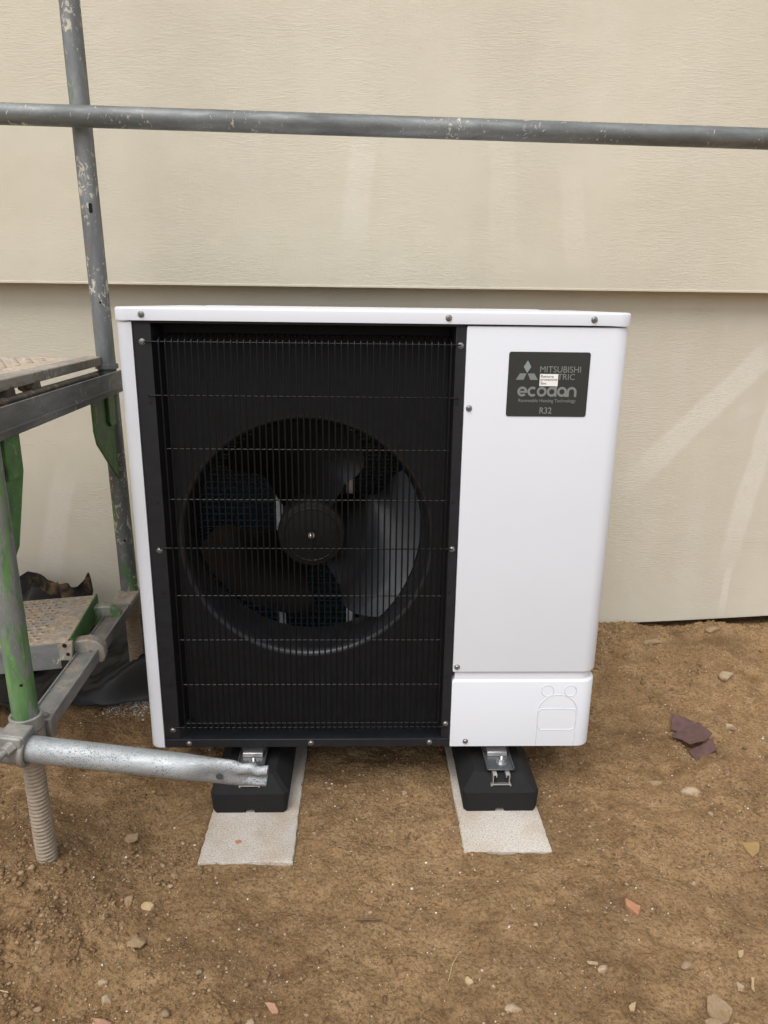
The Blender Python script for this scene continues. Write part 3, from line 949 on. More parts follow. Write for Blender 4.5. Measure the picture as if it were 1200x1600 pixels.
# fan
HX, HZ = 0.380, 0.642
fan = MB().lathe([(0.0, 0.0), (0.070, 0.0), (0.077, 0.0025), (0.0805, 0.008), (0.0815, 0.10)], (HX, 0.098, HZ), (0, 1, 0), 56).build('fan_hub', 'hub', hp, smooth=30)
hubcap = MB().lathe([(0.062, -0.0003), (0.064, -0.0018), (0.066, -0.0003)], (HX, 0.098, HZ), (0, 1, 0), 56, False)
hubcap.lathe([(0.014, -0.0003), (0.013, -0.004), (0.0001, -0.004)], (HX, 0.098, HZ), (0, 1, 0), 24, False)
hubcap.build('hub_cap', 'hub', fan, smooth=40)
b = MB().lathe([(0.0075, 0.0), (0.0075, -0.003), (0.0045, -0.0032), (0.0045, -0.010), (0.003, -0.0115), (0.0001, -0.0118)], (HX, 0.094, HZ), (0, 1, 0), 12, False)
b.build('hub_bolt', 'zinc', fan, smooth=40)
def interp(x, pts_):
    return float(np.interp(x, [p[0] for p in pts_], [p[1] for p in pts_]))
RT = 0.264
HI = [(0.30, 44), (0.40, 34), (0.5, 25), (0.6, 21), (0.7, 22.5), (0.8, 27), (0.9, 29.5), (1.0, 29)]
LO = [(0.30, -66), (0.42, -64), (0.55, -63), (0.66, -66.5), (0.76, -67), (0.84, -64), (0.92, -58.5), (1.0, -52.5)]
def blade(off, label=None):
    rows, cols_ = 22, 22
    front, back = [], []
    for i in range(rows + 1):
        q = 0.29 + 0.71 * i / rows
        hi_, lo_ = interp(q, HI), interp(q, LO)
        for j in range(cols_ + 1):
            t = j / cols_
            a = math.radians(lo_ + (hi_ - lo_) * t)
            depth = 0.106 + 0.150 * t ** 1.15 + 0.010 * math.sin(PI * t) - 0.012 * (q - 0.3)
            r = q * RT
            aa = a + math.radians(off)
            th = 0.0016 + 0.003 * math.sin(PI * min(max(t, 0.02), 0.98))
            front.append((HX + r * math.cos(aa), depth, HZ + r * math.sin(aa)))
            back.append((HX + r * math.cos(aa), depth + th, HZ + r * math.sin(aa)))
    nn = (rows + 1) * (cols_ + 1)
    m = MB()
    fs = []
    w_ = cols_ + 1
    for i in range(rows):
        for j in range(cols_):
            a0 = i * w_ + j
            fs.append((a0, a0 + 1, a0 + w_ + 1, a0 + w_))
            fs.append((nn + a0, nn + a0 + w_, nn + a0 + w_ + 1, nn + a0 + 1))
    per = [j for j in range(w_)] + [i * w_ + cols_ for i in range(1, rows + 1)] + [rows * w_ + j for j in range(cols_ - 1, -1, -1)] + [i * w_ for i in range(rows - 1, 0, -1)]
    for k in range(len(per)):
        a0, b0 = per[k], per[(k + 1) % len(per)]
        fs.append((a0, nn + a0, nn + b0, b0))
    m.add(front + back, fs)
    return m.build('blade', 'fan', fan, smooth=45)
for off in (0, 120, 240):
    blade(off)

# wire grille
gr = bpy.data.objects.new('grille', None); COL.objects.link(gr); gr.parent = hp; gr.location = (0, 0, 0)
gr.location = Vector((0, 0, 0)) - hp.location
HZS = [1.0865, 0.977, 0.8645, 0.753, 0.641, 0.5285, 0.419, 0.3045, 0.190]
wm = MB().tube([(0, 0.046, 1.1015), (0, 0.034, 1.1005), (0, 0.004, 1.0935), (0, -0.0030, 1.0885), (0, -0.0034, 1.082), (0, -0.0034, 0.194), (0, -0.0028, 0.1875), (0, 0.006, 0.1850), (0, 0.030, 0.1848)], 0.0019, 6, True).mesh('wire', 60)
for k in range(46):
    o = link('wire', wm, 'wire', gr)
    o.location = Vector((0.0815 + (0.6815 - 0.0815) * k / 45, 0, 0)) + o.location
def hmesh(x0, x1, hook):
    if hook:
        p = [(x0, FY + 0.006, 0), (x0, -0.0002, 0), (x0 + 0.004, -0.0003, 0), (x1 - 0.004, -0.0003, 0), (x1, -0.0002, 0), (x1, FY + 0.006, 0)]
    else:
        p = [(x0, -0.0003, 0), (x1, -0.0003, 0)]
    return MB().tube(p, 0.0017, 6).mesh('wire', 60)
hl, hsn = hmesh(0.0530, 0.7000, True), hmesh(0.0790, 0.6850, False)
for i, z in enumerate(HZS):
    o = link('wire', hl if i in (0, 1, 4, 8) else hsn, 'wire', gr)
    o.location = o.location + Vector((0, 0, z))
for (y, z) in ((0.030, 1.0990 + 0.0036), (0.022, 0.1850 + 0.0033)):
    o = link('wire', hsn, 'wire', gr)
    o.location = o.location + Vector((0, y, z))

# screws
def screw_mesh(r=0.0054):
    m = MB()
    m.lathe([(r * 1.25, 0.0), (r * 1.25, -0.0010), (r * 0.98, -0.0014), (r * 0.95, -0.0028), (r * 0.70, -0.0043), (r * 0.46, -0.0046), (r * 0.40, -0.0030), (0.0001, -0.0022)], (0, 0, 0), (0, 1, 0), 20)
    m.box(-r * 0.55, r * 0.55, -0.00475, -0.0030, -r * 0.09, r * 0.09)
    m.box(-r * 0.09, r * 0.09, -0.00475, -0.0030, -r * 0.55, r * 0.55)
    return m.mesh('screw', 35)
sm_ = screw_mesh()
for (x, z, y) in [(0.674, 1.1405, -0.0035), (0.974, 1.1405, -0.0035), (0.051, 1.1405, -0.0035), (0.724, 0.956, 0), (0.723, 0.349, 0), (0.751, 0.150, 0),
                  (0.047, 1.0855, FY), (0.7015, 1.0845, FY), (0.0505, 0.634, FY), (0.7005, 0.639, FY), (0.050, 0.181, FY), (0.7015, 0.196, FY),
                  (0.087, 0.1465, FY - 0.003), (0.378, 0.1465, FY - 0.003), (0.664, 0.1475, FY - 0.003)]:
    o = link('screw', sm_, 'screw', hp)
    o.location = o.location + Vector((x, y, z))
    o.rotation_euler = (0, random.uniform(0, 1.5), 0)
hm_ = MB().lathe([(0.0040, 0.0), (0.0040, -0.0005)], (0, 0, 0), (0, 1, 0), 14).mesh('screw_hole', 30)
for (x, z) in [(0.0545, 0.961), (0.054, 0.743), (0.053, 0.532), (0.055, 0.306), (0.698, 0.964), (0.698, 0.748), (0.699, 0.535), (0.698, 0.321)]:
    o = link('screw_hole', hm_, 'hole', hp)
    o.location = o.location + Vector((x, FY, z))

# steel mounting plates of the unit, bolted to the rails
for cx in (0.236, 0.832):
    m = MB()
    m.box(cx - 0.030, cx + 0.030, -0.046, 0.46, 0.0992, 0.1030)
    m.box(cx - 0.030, cx + 0.030, 0.0290, 0.46, 0.1030, 0.1345)
    m.box(cx - 0.033, cx - 0.030, -0.046, 0.46, 0.0992, 0.1075)
    m.box(cx + 0.030, cx + 0.033, -0.046, 0.46, 0.0992, 0.1075)
    pl = m.build('mounting_plate', 'bracket', hp, bevel=0.0012)
    m = MB()
    m.loft([[(x, y, z) for y, z in [(0.006, 0.1034), (0.008, 0.1140), (0.0285, 0.1180), (0.0285, 0.1034)]] for x in (cx - 0.024, cx + 0.024)])
    m.build('sky_glint_tab', 'alu', pl, bevel=0.0008)  # tab tilted and made pale to stand in for sky reflecting off the plate
    m = MB()
    bx_, by_ = cx + 0.006, -0.019
    m.lathe([(0.0135, 0.1030), (0.0135, 0.1048), (0.0095, 0.1052)], (bx_, by_, 0), (0, 0, 1), 24)
    m.lathe([(0.0078, 0.1050), (0.0080, 0.1115), (0.0066, 0.1122)], (bx_, by_, 0), (0, 0, 1), 6)
    z = 0.1120
    pr = []
    while z < 0.1215:
        pr += [(0.0041, z), (0.0034, z + 0.0007)]
        z += 0.0014
    m.lathe([(0.0042, 0.110)] + pr + [(0.002, z)], (bx_, by_, 0), (0, 0, 1), 14)
    m.build('bolt', 'zinc', pl, smooth=40)

# nameplate
LX0, LX1, LZ0, LZ1 = 0.8030, 0.9740, 0.9400, 1.0745
LW, LH = LX1 - LX0, LZ1 - LZ0
def lp2(u, v):
    return (LX0 + u * LW, LZ1 - v * LH)
m = MB()
rr_ = rrect(LX0, LX1, LZ0, LZ1, 0.005)
m.prism(rr_, lambda x, z: (x, -0.0002, z), lambda x, z: (x, -0.0011, z))
plate = m.build('nameplate', 'plate', hp, smooth=30)
def flat(polys, name, mat, y=-0.0013, d=0.0002):
    m = MB()
    for po in polys:
        m.prism(po, lambda x, z: (x, y + d, z), lambda x, z: (x, y, z))
    return m.build(name, mat, plate, smooth=0)
flat([[lp2(0.233, 0.13), lp2(0.279, 0.228), lp2(0.233, 0.322), lp2(0.187, 0.228)]], 'diamond_logo', 'logo2')
flat([[lp2(0.146, 0.330), lp2(0.226, 0.330), lp2(0.193, 0.428), lp2(0.098, 0.428)], [lp2(0.240, 0.330), lp2(0.322, 0.330), lp2(0.370, 0.428), lp2(0.276, 0.428)]], 'diamond_logo', 'logo')
def text(s, u0, u1, v0, v1, name, mat, y=-0.0013, bold=0.0):
    cu = bpy.data.curves.new('t', 'FONT')
    cu.body = s
    cu.offset = bold
    ob = bpy.data.objects.new('t', cu)
    COL.objects.link(ob)
    dg = bpy.context.evaluated_depsgraph_get()
    dg.update()
    me = bpy.data.meshes.new_from_object(ob.evaluated_get(dg))
    bpy.data.objects.remove(ob)
    bpy.data.curves.remove(cu)
    P = np.array([v.co[:] for v in me.vertices])
    lo, hi = P.min(0), P.max(0)
    x0, z1 = lp2(u0, v0); x1, z0 = lp2(u1, v1)
    for v in me.vertices:
        fx = (v.co.x - lo[0]) / (hi[0] - lo[0]); fz = (v.co.y - lo[1]) / (hi[1] - lo[1])
        v.co = (x0 + (x1 - x0) * fx, y, z0 + (z1 - z0) * fz)
    me.materials.clear()
    me.update()
    return link(name, me, mat, plate)
text('MITSUBISHI', 0.390, 0.893, 0.216, 0.312, 'brand_lettering', 'logo')
text('ELECTRIC', 0.395, 0.825, 0.332, 0.424, 'brand_lettering', 'logo')
text('Renewable Heating Technology', 0.147, 0.858, 0.722, 0.79, 'tagline_lettering', 'logo')
text('R32', 0.418, 0.568, 0.855, 0.955, 'refrigerant_lettering', 'logo', bold=0.006)
# "ecodan" in round strokes of even width
def stroke(path, wd):
    L, Rr = [], []
    n = len(path)
    for i, (x, z) in enumerate(path):
        xa, za = path[max(i - 1, 0)]; xb, zb2 = path[min(i + 1, n - 1)]
        dx, dz = xb - xa, zb2 - za
        l = math.hypot(dx, dz) or 1
        L.append((x - dz / l * wd / 2, z + dx / l * wd / 2)); Rr.append((x + dz / l * wd / 2, z - dx / l * wd / 2))
    return [[L[i], L[i + 1], Rr[i + 1], Rr[i]] for i in range(n - 1)]
zc = LZ1 - 0.610 * LH
xh = 0.155 * LH
wd = xh * 0.235
ro = xh / 2 - wd / 2
polys = []
cxs = [LX0 + u * LW for u in (0.187, 0.313, 0.428, 0.553, 0.680, 0.800)]
def arcp(cx, a0, a1, n=28, r=None):
    r = ro if r is None else r
    return [(cx + r * math.cos(math.radians(a0 + (a1 - a0) * k / n)), zc + r * math.sin(math.radians(a0 + (a1 - a0) * k / n))) for k in range(n + 1)]
polys += stroke(arcp(cxs[0], 0, 318), wd)
polys += stroke(arcp(cxs[1], 48, 312), wd)
polys += stroke(arcp(cxs[2], 0, 360), wd)
polys += stroke(arcp(cxs[3], 0, 360), wd) 
polys += stroke(arcp(cxs[4], 0, 360), wd) 
polys += stroke([(cxs[5] - ro, zc - xh / 2), (cxs[5] - ro, zc)] + arcp(cxs[5], 180, 0)[1:] + [(cxs[5] + ro, zc - xh / 2)], wd)
flat(polys, 'product_lettering', 'logo', y=-0.00135)
_b0 = stroke([(cxs[3] + ro, zc - xh * 0.48), (cxs[3] + ro, zc + xh * 0.86)], wd)
_b1 = stroke([(cxs[4] + ro, zc - xh / 2), (cxs[4] + ro, zc + xh * 0.1)], wd)
_b2 = stroke([(cxs[0] - ro, zc - wd * 0.1), (cxs[0] + ro + wd / 2, zc - wd * 0.1)], wd * 0.8)
for b_ in (_b0, _b1, _b2):
    flat(b_, 'product_lettering', 'logo', y=-0.00155)
# paper sticker on the plate
x0, z1 = lp2(0.392, 0.336); x1, z0 = lp2(0.618, 0.522)
m = MB(); m.prism([(x0, z0), (x1, z0), (x1, z1), (x0, z1)], lambda x, z: (x, -0.0017, z), lambda x, z: (x, -0.0020, z))
m.build('paper_sticker', 'paper', plate, smooth=0)
text('Remove', 0.405, 0.562, 0.352, 0.392, 'sticker_lettering', 'ink', -0.0022, 0.006)
text('protective', 0.405, 0.608, 0.402, 0.452, 'sticker_lettering', 'ink', -0.0022, 0.006)
text('film', 0.405, 0.475, 0.458, 0.502, 'sticker_lettering', 'ink', -0.0022, 0.006)

# ------------------------------------------------------------------ scaffold
TR = 0.02415
def standard_pt(front, z):
    if front:
        return Vector((-0.1525 - 0.0075 * (z - 0.05) / 0.65, -0.262, z))
    return Vector((-0.177 - 0.0205 * (z - 0.18) / 1.67, 0.465, z))
sf = thing('scaffold', (-0.17, 0.10, 0.30), 'galvanised scaffold frame with two standards and green gusset plates left of the heat pump', 'scaffold')
m = MB(); m.hollow(standard_pt(False, 0.338), standard_pt(False, 2.75), TR, TR - 0.003)
bs = m.build('standard', 'std', sf, smooth=50)
m = MB(); m.hollow(standard_pt(True, 0.345), standard_pt(True, 2.75), TR, TR - 0.003)
fs_ = m.build('standard', 'stdfront', sf, smooth=50)
# punched holes in the standards (dark slot / round holes) facing the camera
camv = Vector((0.50069, -1.54542, 1.16942))
def punched(p, w, h, par, slot=False):
    n_ = (camv - p); n_.z = 0; n_.normalize()
    tside = Vector((0, 0, 1)).cross(n_)
    pts_ = rrect(-w / 2, w / 2, -h / 2, h / 2, min(w, h) * 0.49, 5)
    mm = MB()
    def f(off):
        def g(x, z):
            d = math.sqrt(max(TR * TR - x * x, 0))
            return p + tside * x + n_ * (d + off) + Vector((0, 0, z))
        return g
    mm.prism(pts_, f(-0.002), f(0.0004))
    return mm.build('punched_hole', 'hole', par, smooth=0)
punched(standard_pt(False, 1.387), 0.009, 0.024, bs)
punched(standard_pt(False, 1.160), 0.006, 0.006, bs)
punched(standard_pt(False, 0.512), 0.006, 0.007, bs)
punched(standard_pt(True, 0.462), 0.0065, 0.0055, fs_)
# upper transom: a U profile between the standards
T0, T1 = standard_pt(True, 0.0), standard_pt(False, 0.0)
tdir = Vector((T1.x - T0.x, T1.y - T0.y, 0)).normalized()
nrm_ = Vector((tdir.y, -tdir.x, 0))                         # to the right, away from the decks
def along(d, side, z):
    return Vector((T0.x, T0.y, 0)) + tdir * d + nrm_ * side + Vector((0, 0, z))
TL = 0.728
def uprofile(name, mat, par, d0, d1, w, z0, z1, th=0.004, drop=0.0):
    m = MB()
    poly = [(-w, z1), (-w, z0), (w, z0), (w, z1), (w - th, z1), (w - th, z0 + th), (-w + th, z0 + th), (-w + th, z1)]
    # small lip half way up, as on a rolled profile
    m.loft([[along(d, s, z - drop * (d - d0)) for s, z in poly] for d in (d0, d1)])
    return m.build(name, mat, par, bevel=0.0015, smooth=30)
ut = uprofile('transom', 'trans', sf, -0.030, TL + 0.028, 0.027, 0.9300, 0.9870)
m = MB()
m.obox(along(TL / 2, 0.0275, 0.9440), tdir, nrm_, (0, 0, 1), TL / 2 + 0.028, 0.0012, 0.003)
m.build('pressed_rib', 'trans', ut, bevel=0.001)
# gusset plates under the transom
def gusset(front):
    d0 = TR if front else TL - TR
    s = 1 if front else -1
    gw = 0.088 if front else 0.165
    poly = [(-0.006, 0.929), (gw, 0.929), (gw, 0.850), (gw - 0.015, 0.815), (0.030, 0.715), (-0.006, 0.690)]
    m = MB()
    m.prism(poly, lambda d, z: along(d0 + s * d, 0.0025, z), lambda d, z: along(d0 + s * d, -0.0025, z))
    g = m.build('gusset_plate', 'green', sf, bevel=0.001)
    # stiffening tube segment next to the standard and dark slot
    m = MB()
    m.prism([(0.006, 0.927), (0.062, 0.927), (0.062, 0.858), (0.048, 0.846), (0.006, 0.846)], lambda d, z: along(d0 + s * d, 0.010, z), lambda d, z: along(d0 + s * d, 0.0026, z))
    m.build('raised_pocket', 'green', g, bevel=0.0015)
    m = MB()
    m.prism(rrect(gw - 0.030, gw - 0.016, 0.868, 0.912, 0.006), lambda d, z: along(d0 + s * d, 0.0032, z), lambda d, z: along(d0 + s * d, -0.0032, z))
    m.build('slot', 'lower' if front else 'lower', g, smooth=0)
    return g
gusset(True); gusset(False)
# collar on the back standard above the transom
m = MB(); m.hollow(standard_pt(False, 0.990), standard_pt(False, 1.002), TR + 0.0055, TR - 0.001)
m.build('collar', 'std', sf, smooth=50)

# start transom at the bottom
stt = thing('start_transom', (-0.17, 0.10, 0.33), 'dirty galvanised start transom joining the two base jacks near the ground', 'scaffold')
m = MB()
zt0, zt1 = 0.322, 0.353
poly = [(-0.0245, zt1), (-0.0245, zt0), (0.0245, zt0), (0.0245, zt1), (0.0205, zt1), (0.0205, zt1 - 0.005), (-0.0205, zt1 - 0.005), (-0.0205, zt1)]
m.loft([[along(d, s, z) for s, z in poly] for d in (0.030, TL - 0.026)])
tb = m.build('beam', 'transdirt', stt, bevel=0.0012, smooth=30)
# end pieces: collars round the standards, end plate with a dark gap
m = MB(); m.hollow(standard_pt(True, 0.312), standard_pt(True, 0.357), 0.0305, TR + 0.0005)
m.build('collar', 'coupler', stt, smooth=50)
m = MB(); m.hollow(standard_pt(False, 0.300), standard_pt(False, 0.352), 0.0300, TR + 0.0005)
m.build('collar', 'claw', stt, smooth=50)
m = MB()
m.obox(along(0.046, 0.0, 0.3290), tdir, nrm_, (0, 0, 1), 0.013, 0.0270, 0.0255)
m.build('end_plate', 'coupler', stt, bevel=0.003)
m = MB()
m.lathe([(0.0085, 0.0), (0.0085, 0.004), (0.005, 0.0055), (0.0001, 0.0055)], along(0.046, 0.010, 0.3555), (0, 0, 1), 14)
m.build('rivet', 'coupler', stt, smooth=40)
m = MB()
m.obox(along(TL - 0.060, 0.0, 0.349), tdir, nrm_, (0, 0, 1), 0.045, 0.0275, 0.0090)
m.build('dirt_cap', 'decktop', stt, bevel=0.004)

# base jacks: screw spindles
def spindle(front, zlo, zhi, label):
    p0 = standard_pt(front, zlo); p1 = standard_pt(front, zhi)
    t = thing('base_jack', (p0.x, p0.y, zlo), label, 'base jack', 'scaffold base jacks')
    pitch, r0, amp = 0.0088, 0.0172, 0.0034
    n = 28
    per = 8
    L = (p1 - p0).length
    rows = int(L / pitch * per)
    vs_, fs2 = [], []
    for i in range(rows + 1):
        h = L * i / rows
        c = p0.lerp(p1, i / rows)
        for k in range(n):
            th = 2 * PI * k / n
            ph = (h / pitch - k / n) % 1.0
            r = r0 + amp * (1 - abs(2 * ph - 1) ** 2.2 * 1.0) + 0.0004 * math.sin(13 * h / pitch + 3 * th)
            vs_.append((c.x + r * math.cos(th), c.y + r * math.sin(th), c.z))
    for i in range(rows):
        for k in range(n):
            k2 = (k + 1) % n
            fs2.append((i * n + k, i * n + k2, (i + 1) * n + k2, (i + 1) * n + k))
    mm = MB(); mm.add(vs_, fs2)
    mm.build('spindle', 'jack', t, smooth=70)
    mm = MB()
    pz = standard_pt(front, zhi - 0.004)
    mm.lathe([(0.0225, -0.022), (0.0265, -0.020), (0.0285, -0.012), (0.0285, 0.006), (0.026, 0.010), (0.0205, 0.011)], (pz.x, pz.y, pz.z), (0, 0, 1), 28)
    mm.build('nut_collar', 'jack', t, smooth=40)
    mm = MB()
    for a in ((0.7, 3.84) if front else (0.2,)):
        mm.tube([(pz.x, pz.y, pz.z - 0.006), (pz.x + 0.075 * math.cos(a), pz.y + 0.075 * math.sin(a), pz.z - 0.012)], [0.008, 0.0062], 10)
    if not front:
        mm.build('nut_handle', 'jack', t, smooth=40)
    mm = MB()
    mm.box(p0.x - 0.06, p0.x + 0.06, p0.y - 0.06, p0.y + 0.06, zlo - 0.006, zlo)
    mm.build('base_plate', 'jack', t, bevel=0.002)
    return t
spindle(True, -0.03, 0.312, 'muddy threaded base jack under the front green standard')
spindle(False, -0.02, 0.303, 'threaded base jack under the back standard, behind the heat pump corner')

# lower deck
ddir = Vector((-math.cos(math.radians(7.0)), -math.sin(math.radians(7.0)), -0.045)).normalized()   # away to the left, sagging a little
wdir = Vector((0.0, 0, 1)).cross(ddir).normalized() * -1                                            # towards the wall
zdir = ddir.cross(wdir).normalized()
if zdir.z < 0: zdir = -zdir
D0 = Vector((-0.197, 0.050, 0.388))                         # front right corner of the deck top
def dk(l, w, h):
    return D0 + ddir * l + wdir * w + zdir * h
DW, DL = 0.292, 1.25
ld = thing('scaffold_deck', (-0.5, 0.19, 0.33), 'low perforated steel scaffold deck caked with dirt, near the ground', 'scaffold deck', 'scaffold decks')
# top plate with real holes
mesh_v, mesh_f = [], []
def quad(m, a, b, c, d): m.add([a, b, c, d], [(0, 1, 2, 3)])
top = MB()
pitch = 0.025
ncol = 13
w0 = 0.022
cw = (DW - 2 * w0) / ncol
l0 = 0.058
nrow = int((DL - l0) / pitch)
quad(top, dk(0, 0, 0), dk(l0, 0, 0), dk(l0, DW, 0), dk(0, DW, 0))
quad(top, dk(l0, 0, 0), dk(DL, 0, 0), dk(DL, w0, 0), dk(l0, w0, 0))
quad(top, dk(l0, DW - w0, 0), dk(DL, DW - w0, 0), dk(DL, DW, 0), dk(l0, DW, 0))
for c in range(ncol):
    wa, wb = w0 + c * cw, w0 + (c + 1) * cw
    off = pitch / 2 if c % 2 else 0.0
    la = l0
    if off:
        quad(top, dk(l0, wa, 0), dk(l0 + off, wa, 0), dk(l0 + off, wb, 0), dk(l0, wb, 0))
        la = l0 + off
    for r in range(nrow - 1):
        a0, a1 = la + r * pitch, la + (r + 1) * pitch
        cl, cw_ = (a0 + a1) / 2, (wa + wb) / 2
        ro_, ri_ = [], []
        nseg = 12
        base_i = []
        per = []
        for k in range(nseg):
            th = 2 * PI * (k + 0.5) / nseg
            x, y = math.cos(th), math.sin(th)
            s = 1 / max(abs(x), abs(y))
            ro_.append(dk(cl + x * s * pitch / 2, cw_ + y * s * cw / 2, 0))
            ri_.append(dk(cl + x * 0.0072, cw_ + y * 0.0066, 0.0015))
        lip = [dk(cl + math.cos(2 * PI * (k + 0.5) / nseg) * 0.0068, cw_ + math.sin(2 * PI * (k + 0.5) / nseg) * 0.0062, -0.004) for k in range(nseg)]
        # exact cell corners
        cor = [dk(a1, wb, 0), dk(a0, wb, 0), dk(a0, wa, 0), dk(a1, wa, 0)]
        o = len(top.v)
        top.v += ro_ + ri_ + lip + cor
        for k in range(nseg):
            k2 = (k + 1) % nseg
            top.f.append((o + k, o + k2, o + nseg + k2, o + nseg + k))
            top.f.append((o + nseg + k, o + nseg + k2, o + 2 * nseg + k2, o + 2 * nseg + k))
        for q, kk in enumerate((1, 4, 7, 10)):
            top.f.append((o + kk, o + 3 * nseg + q, o + kk + 1))
top.build('perforated_plate', 'decktop', ld, smooth=50, recalc=True)
m = MB()
m.loft([[dk(l, w, h) for w, h in [(0, -0.0006), (0.016, -0.0006), (0.016, -0.004), (0.004, -0.004), (0.004, -0.062), (0.022, -0.066), (0.022, -0.070), (0, -0.066)]] for l in (0.020, DL)])
m.loft([[dk(l, w, h) for w, h in [(DW, -0.0006), (DW - 0.016, -0.0006), (DW - 0.016, -0.004), (DW - 0.004, -0.004), (DW - 0.004, -0.066), (DW, -0.066)]] for l in (0.005, DL)])
m.build('side_rail', 'deck', ld, bevel=0.0015, smooth=30)
m = MB()
m.prism([(-0.012, 0.000), (0.022, -0.002), (0.022, -0.044), (-0.006, -0.048)], lambda l, h: dk(l, -0.0012, h), lambda l, h: dk(l, 0.012, h))
ecp = m.build('corner_plate', 'claw', ld, bevel=0.0015)
for l, h, r in ((0.006, -0.007, 0.0055), (0.001, -0.030, 0.0045)):
    mm = MB(); mm.lathe([(r, 0.0), (r, -0.0006)], dk(l, -0.0014, h), (0, 1, 0), 14)
    mm.build('rivet_hole', 'hole', ecp, smooth=0)
m = MB()
m.loft([[dk(l, w, h) for l, h in [(-0.005, 0.007), (-0.008, 0.006), (-0.008, -0.050), (-0.004, -0.052)]] for w in (0.010, DW - 0.004)])
m.build('end_plate', 'green', ld, bevel=0.001)
claw_prof = [(0.006, -0.008), (-0.014, -0.004), (-0.034, -0.003), (-0.050, -0.010), (-0.060, -0.024), (-0.0615, -0.046), (-0.057, -0.058), (-0.050, -0.061), (-0.0435, -0.056),
             (-0.042, -0.040), (-0.0385, -0.033), (-0.034, -0.031), (-0.030, -0.035), (-0.028, -0.048), (-0.020, -0.052), (0.006, -0.050)]
for w, mt in ((0.020, 'claw'), (0.225, 'clawgreen')):
    m = MB()
    m.prism(claw_prof, lambda l, h: dk(l * 1.22, w + 0.006, h * 1.12 - 0.006), lambda l, h: dk(l * 1.22, w + 0.038, h * 1.12 - 0.006))
    m.build('claw', mt, ld, bevel=0.0045, smooth=45, seg=3)

# upper deck
ud = thing('scaffold_deck', (-0.5, 0.15, 1.0), 'upper scaffold deck with paint-spattered worn edge above the transom', 'scaffold deck', 'scaffold decks')
E0 = along(-0.02, -0.018, 1.000); E1 = along(TL - 0.018, -0.018, 1.000)
ldir = Vector((-nrm_.x, -nrm_.y, 0))
m = MB()
m.loft([[p + ldir * l + Vector((0, 0, z)) for l, z in [(0.0, 0.0), (0.0, 0.0215), (0.004, 0.0225), (0.045, 0.0225), (0.045, 0.0)]] for p in (E0, E1)])
m.build('end_rail', 'wood', ud, bevel=0.002)
m = MB()
pu = MB()
# planked surface: three perforated planks side by side
for k in range(2):
    a, b2 = k * 0.36 + 0.004, (k + 1) * 0.36 - 0.006
    p0_, p1_ = E0 + tdir * a, E0 + tdir * b2
    mm = MB()
    mm.loft([[p + ldir * l + Vector((0, 0, z)) for l, z in [(0.0455, 0.0), (0.0455, 0.020), (2.0, 0.020), (2.0, 0.0)]] for p in (p0_, p1_)])
    pk = mm.build('deck_plank', 'decktop', ud, bevel=0.002)
    hh = MB()
    for r in range(18):
        for c in range(8):
            pos = p0_ + tdir * (0.03 + c * 0.037) + ldir * (0.11 + r * 0.036 + (0.018 if c % 2 else 0))
            hh.lathe([(0.0095, 0.0204), (0.0080, 0.0226), (0.0062, 0.0222), (0.0058, 0.0204)], pos, (0, 0, 1), 10)
    hh.build('raised_nub', 'decktop', pk, smooth=40)['kind'] = 'stuff'
# hooks reaching down into the transom
for d in (0.150, 0.275):
    m = MB()
    c = along(d, -0.030, 0)
    m.tube([c + Vector((0, 0, 0.9995)) + ldir * 0.02, c + Vector((0, 0, 0.992)), c + Vector((0, 0, 0.975)), c + Vector((0, 0, 0.945))], [0.017, 0.020, 0.020, 0.016], 16)
    m.build('hook', 'hook', ud, smooth=50)
m = MB()
m.tube([along(0.0, -0.012, 0.981), along(TL - 0.10, -0.012, 0.981)], 0.0075, 10)
m.build('lock_bar', 'hook', ud, smooth=50)
m = MB()
m.obox(along(0.15, -0.045, 0.985), tdir, nrm_, (0, 0, 1), 0.018, 0.002, 0.012)
m.build('yellow_tag', 'yellow', ud, bevel=0.001)

# horizontal guard tube across the top of the picture
m = MB(); m.hollow((-1.6, 0.412, 1.604), (2.9, 0.412, 1.551), TR, TR - 0.003)
g = m.build('scaffold_tube', 'bar', None, smooth=50)
tag(g, 'long grey horizontal scaffold tube crossing above the heat pump', 'scaffold tube')

# dented tube near the ground
A, B = Vector((-0.50, -0.3270, 0.4085)), Vector((0.3245, -0.3660, 0.3180))
ax = (B - A).normalized()
side = ax.cross(Vector((0, 0, 1))).normalized()            # towards the camera (-Y)
if side.y > 0: side = -side
upv = side.cross(ax)
if upv.z < 0: upv = -upv
L = (B - A).length
n, rows = 40, 90
rings = []
for i in range(rows + 1):
    s = 0.50 * L * 0 + (i / rows) ** 0.55 * L               # denser near the end
    c = A + ax * s
    q = np.clip((s - (L - 0.165)) / 0.085, 0, 1); q = q * q * (3 - 2 * q)
    e = np.clip((s - (L - 0.062)) / 0.05, 0, 1); e = e * e * (3 - 2 * e)
    ring = []
    for k in range(n):
        th = 2 * PI * k / n
        cu, cs = math.sin(th), math.cos(th)                 # cu up, cs towards camera
        hgt = TR * (1 + 0.07 * q - 0.22 * e)
        dep = TR * (1 - 0.50 * q)
        a = cu * hgt
        bq = cs * dep
        # crease: the front skin folds inward along the middle, stronger to the end
        if cs > 0:
            bq -= dep * (0.55 * q + 0.45 * e) * math.exp(-((cu + 0.10) / (0.55 - 0.20 * e)) ** 2) * (0.35 + 0.65 * e + 0.15 * q)
        a += 0.0022 * e * math.sin(s * 190 + 1.0) * (1 if cu > 0.3 else 0.25)
        a -= 0.0035 * math.exp(-((s - (L - 0.050)) / 0.010) ** 2) * (1 if cu > 0.2 else 0)
        ring.append(c + upv * a + side * bq)
    rings.append(ring)
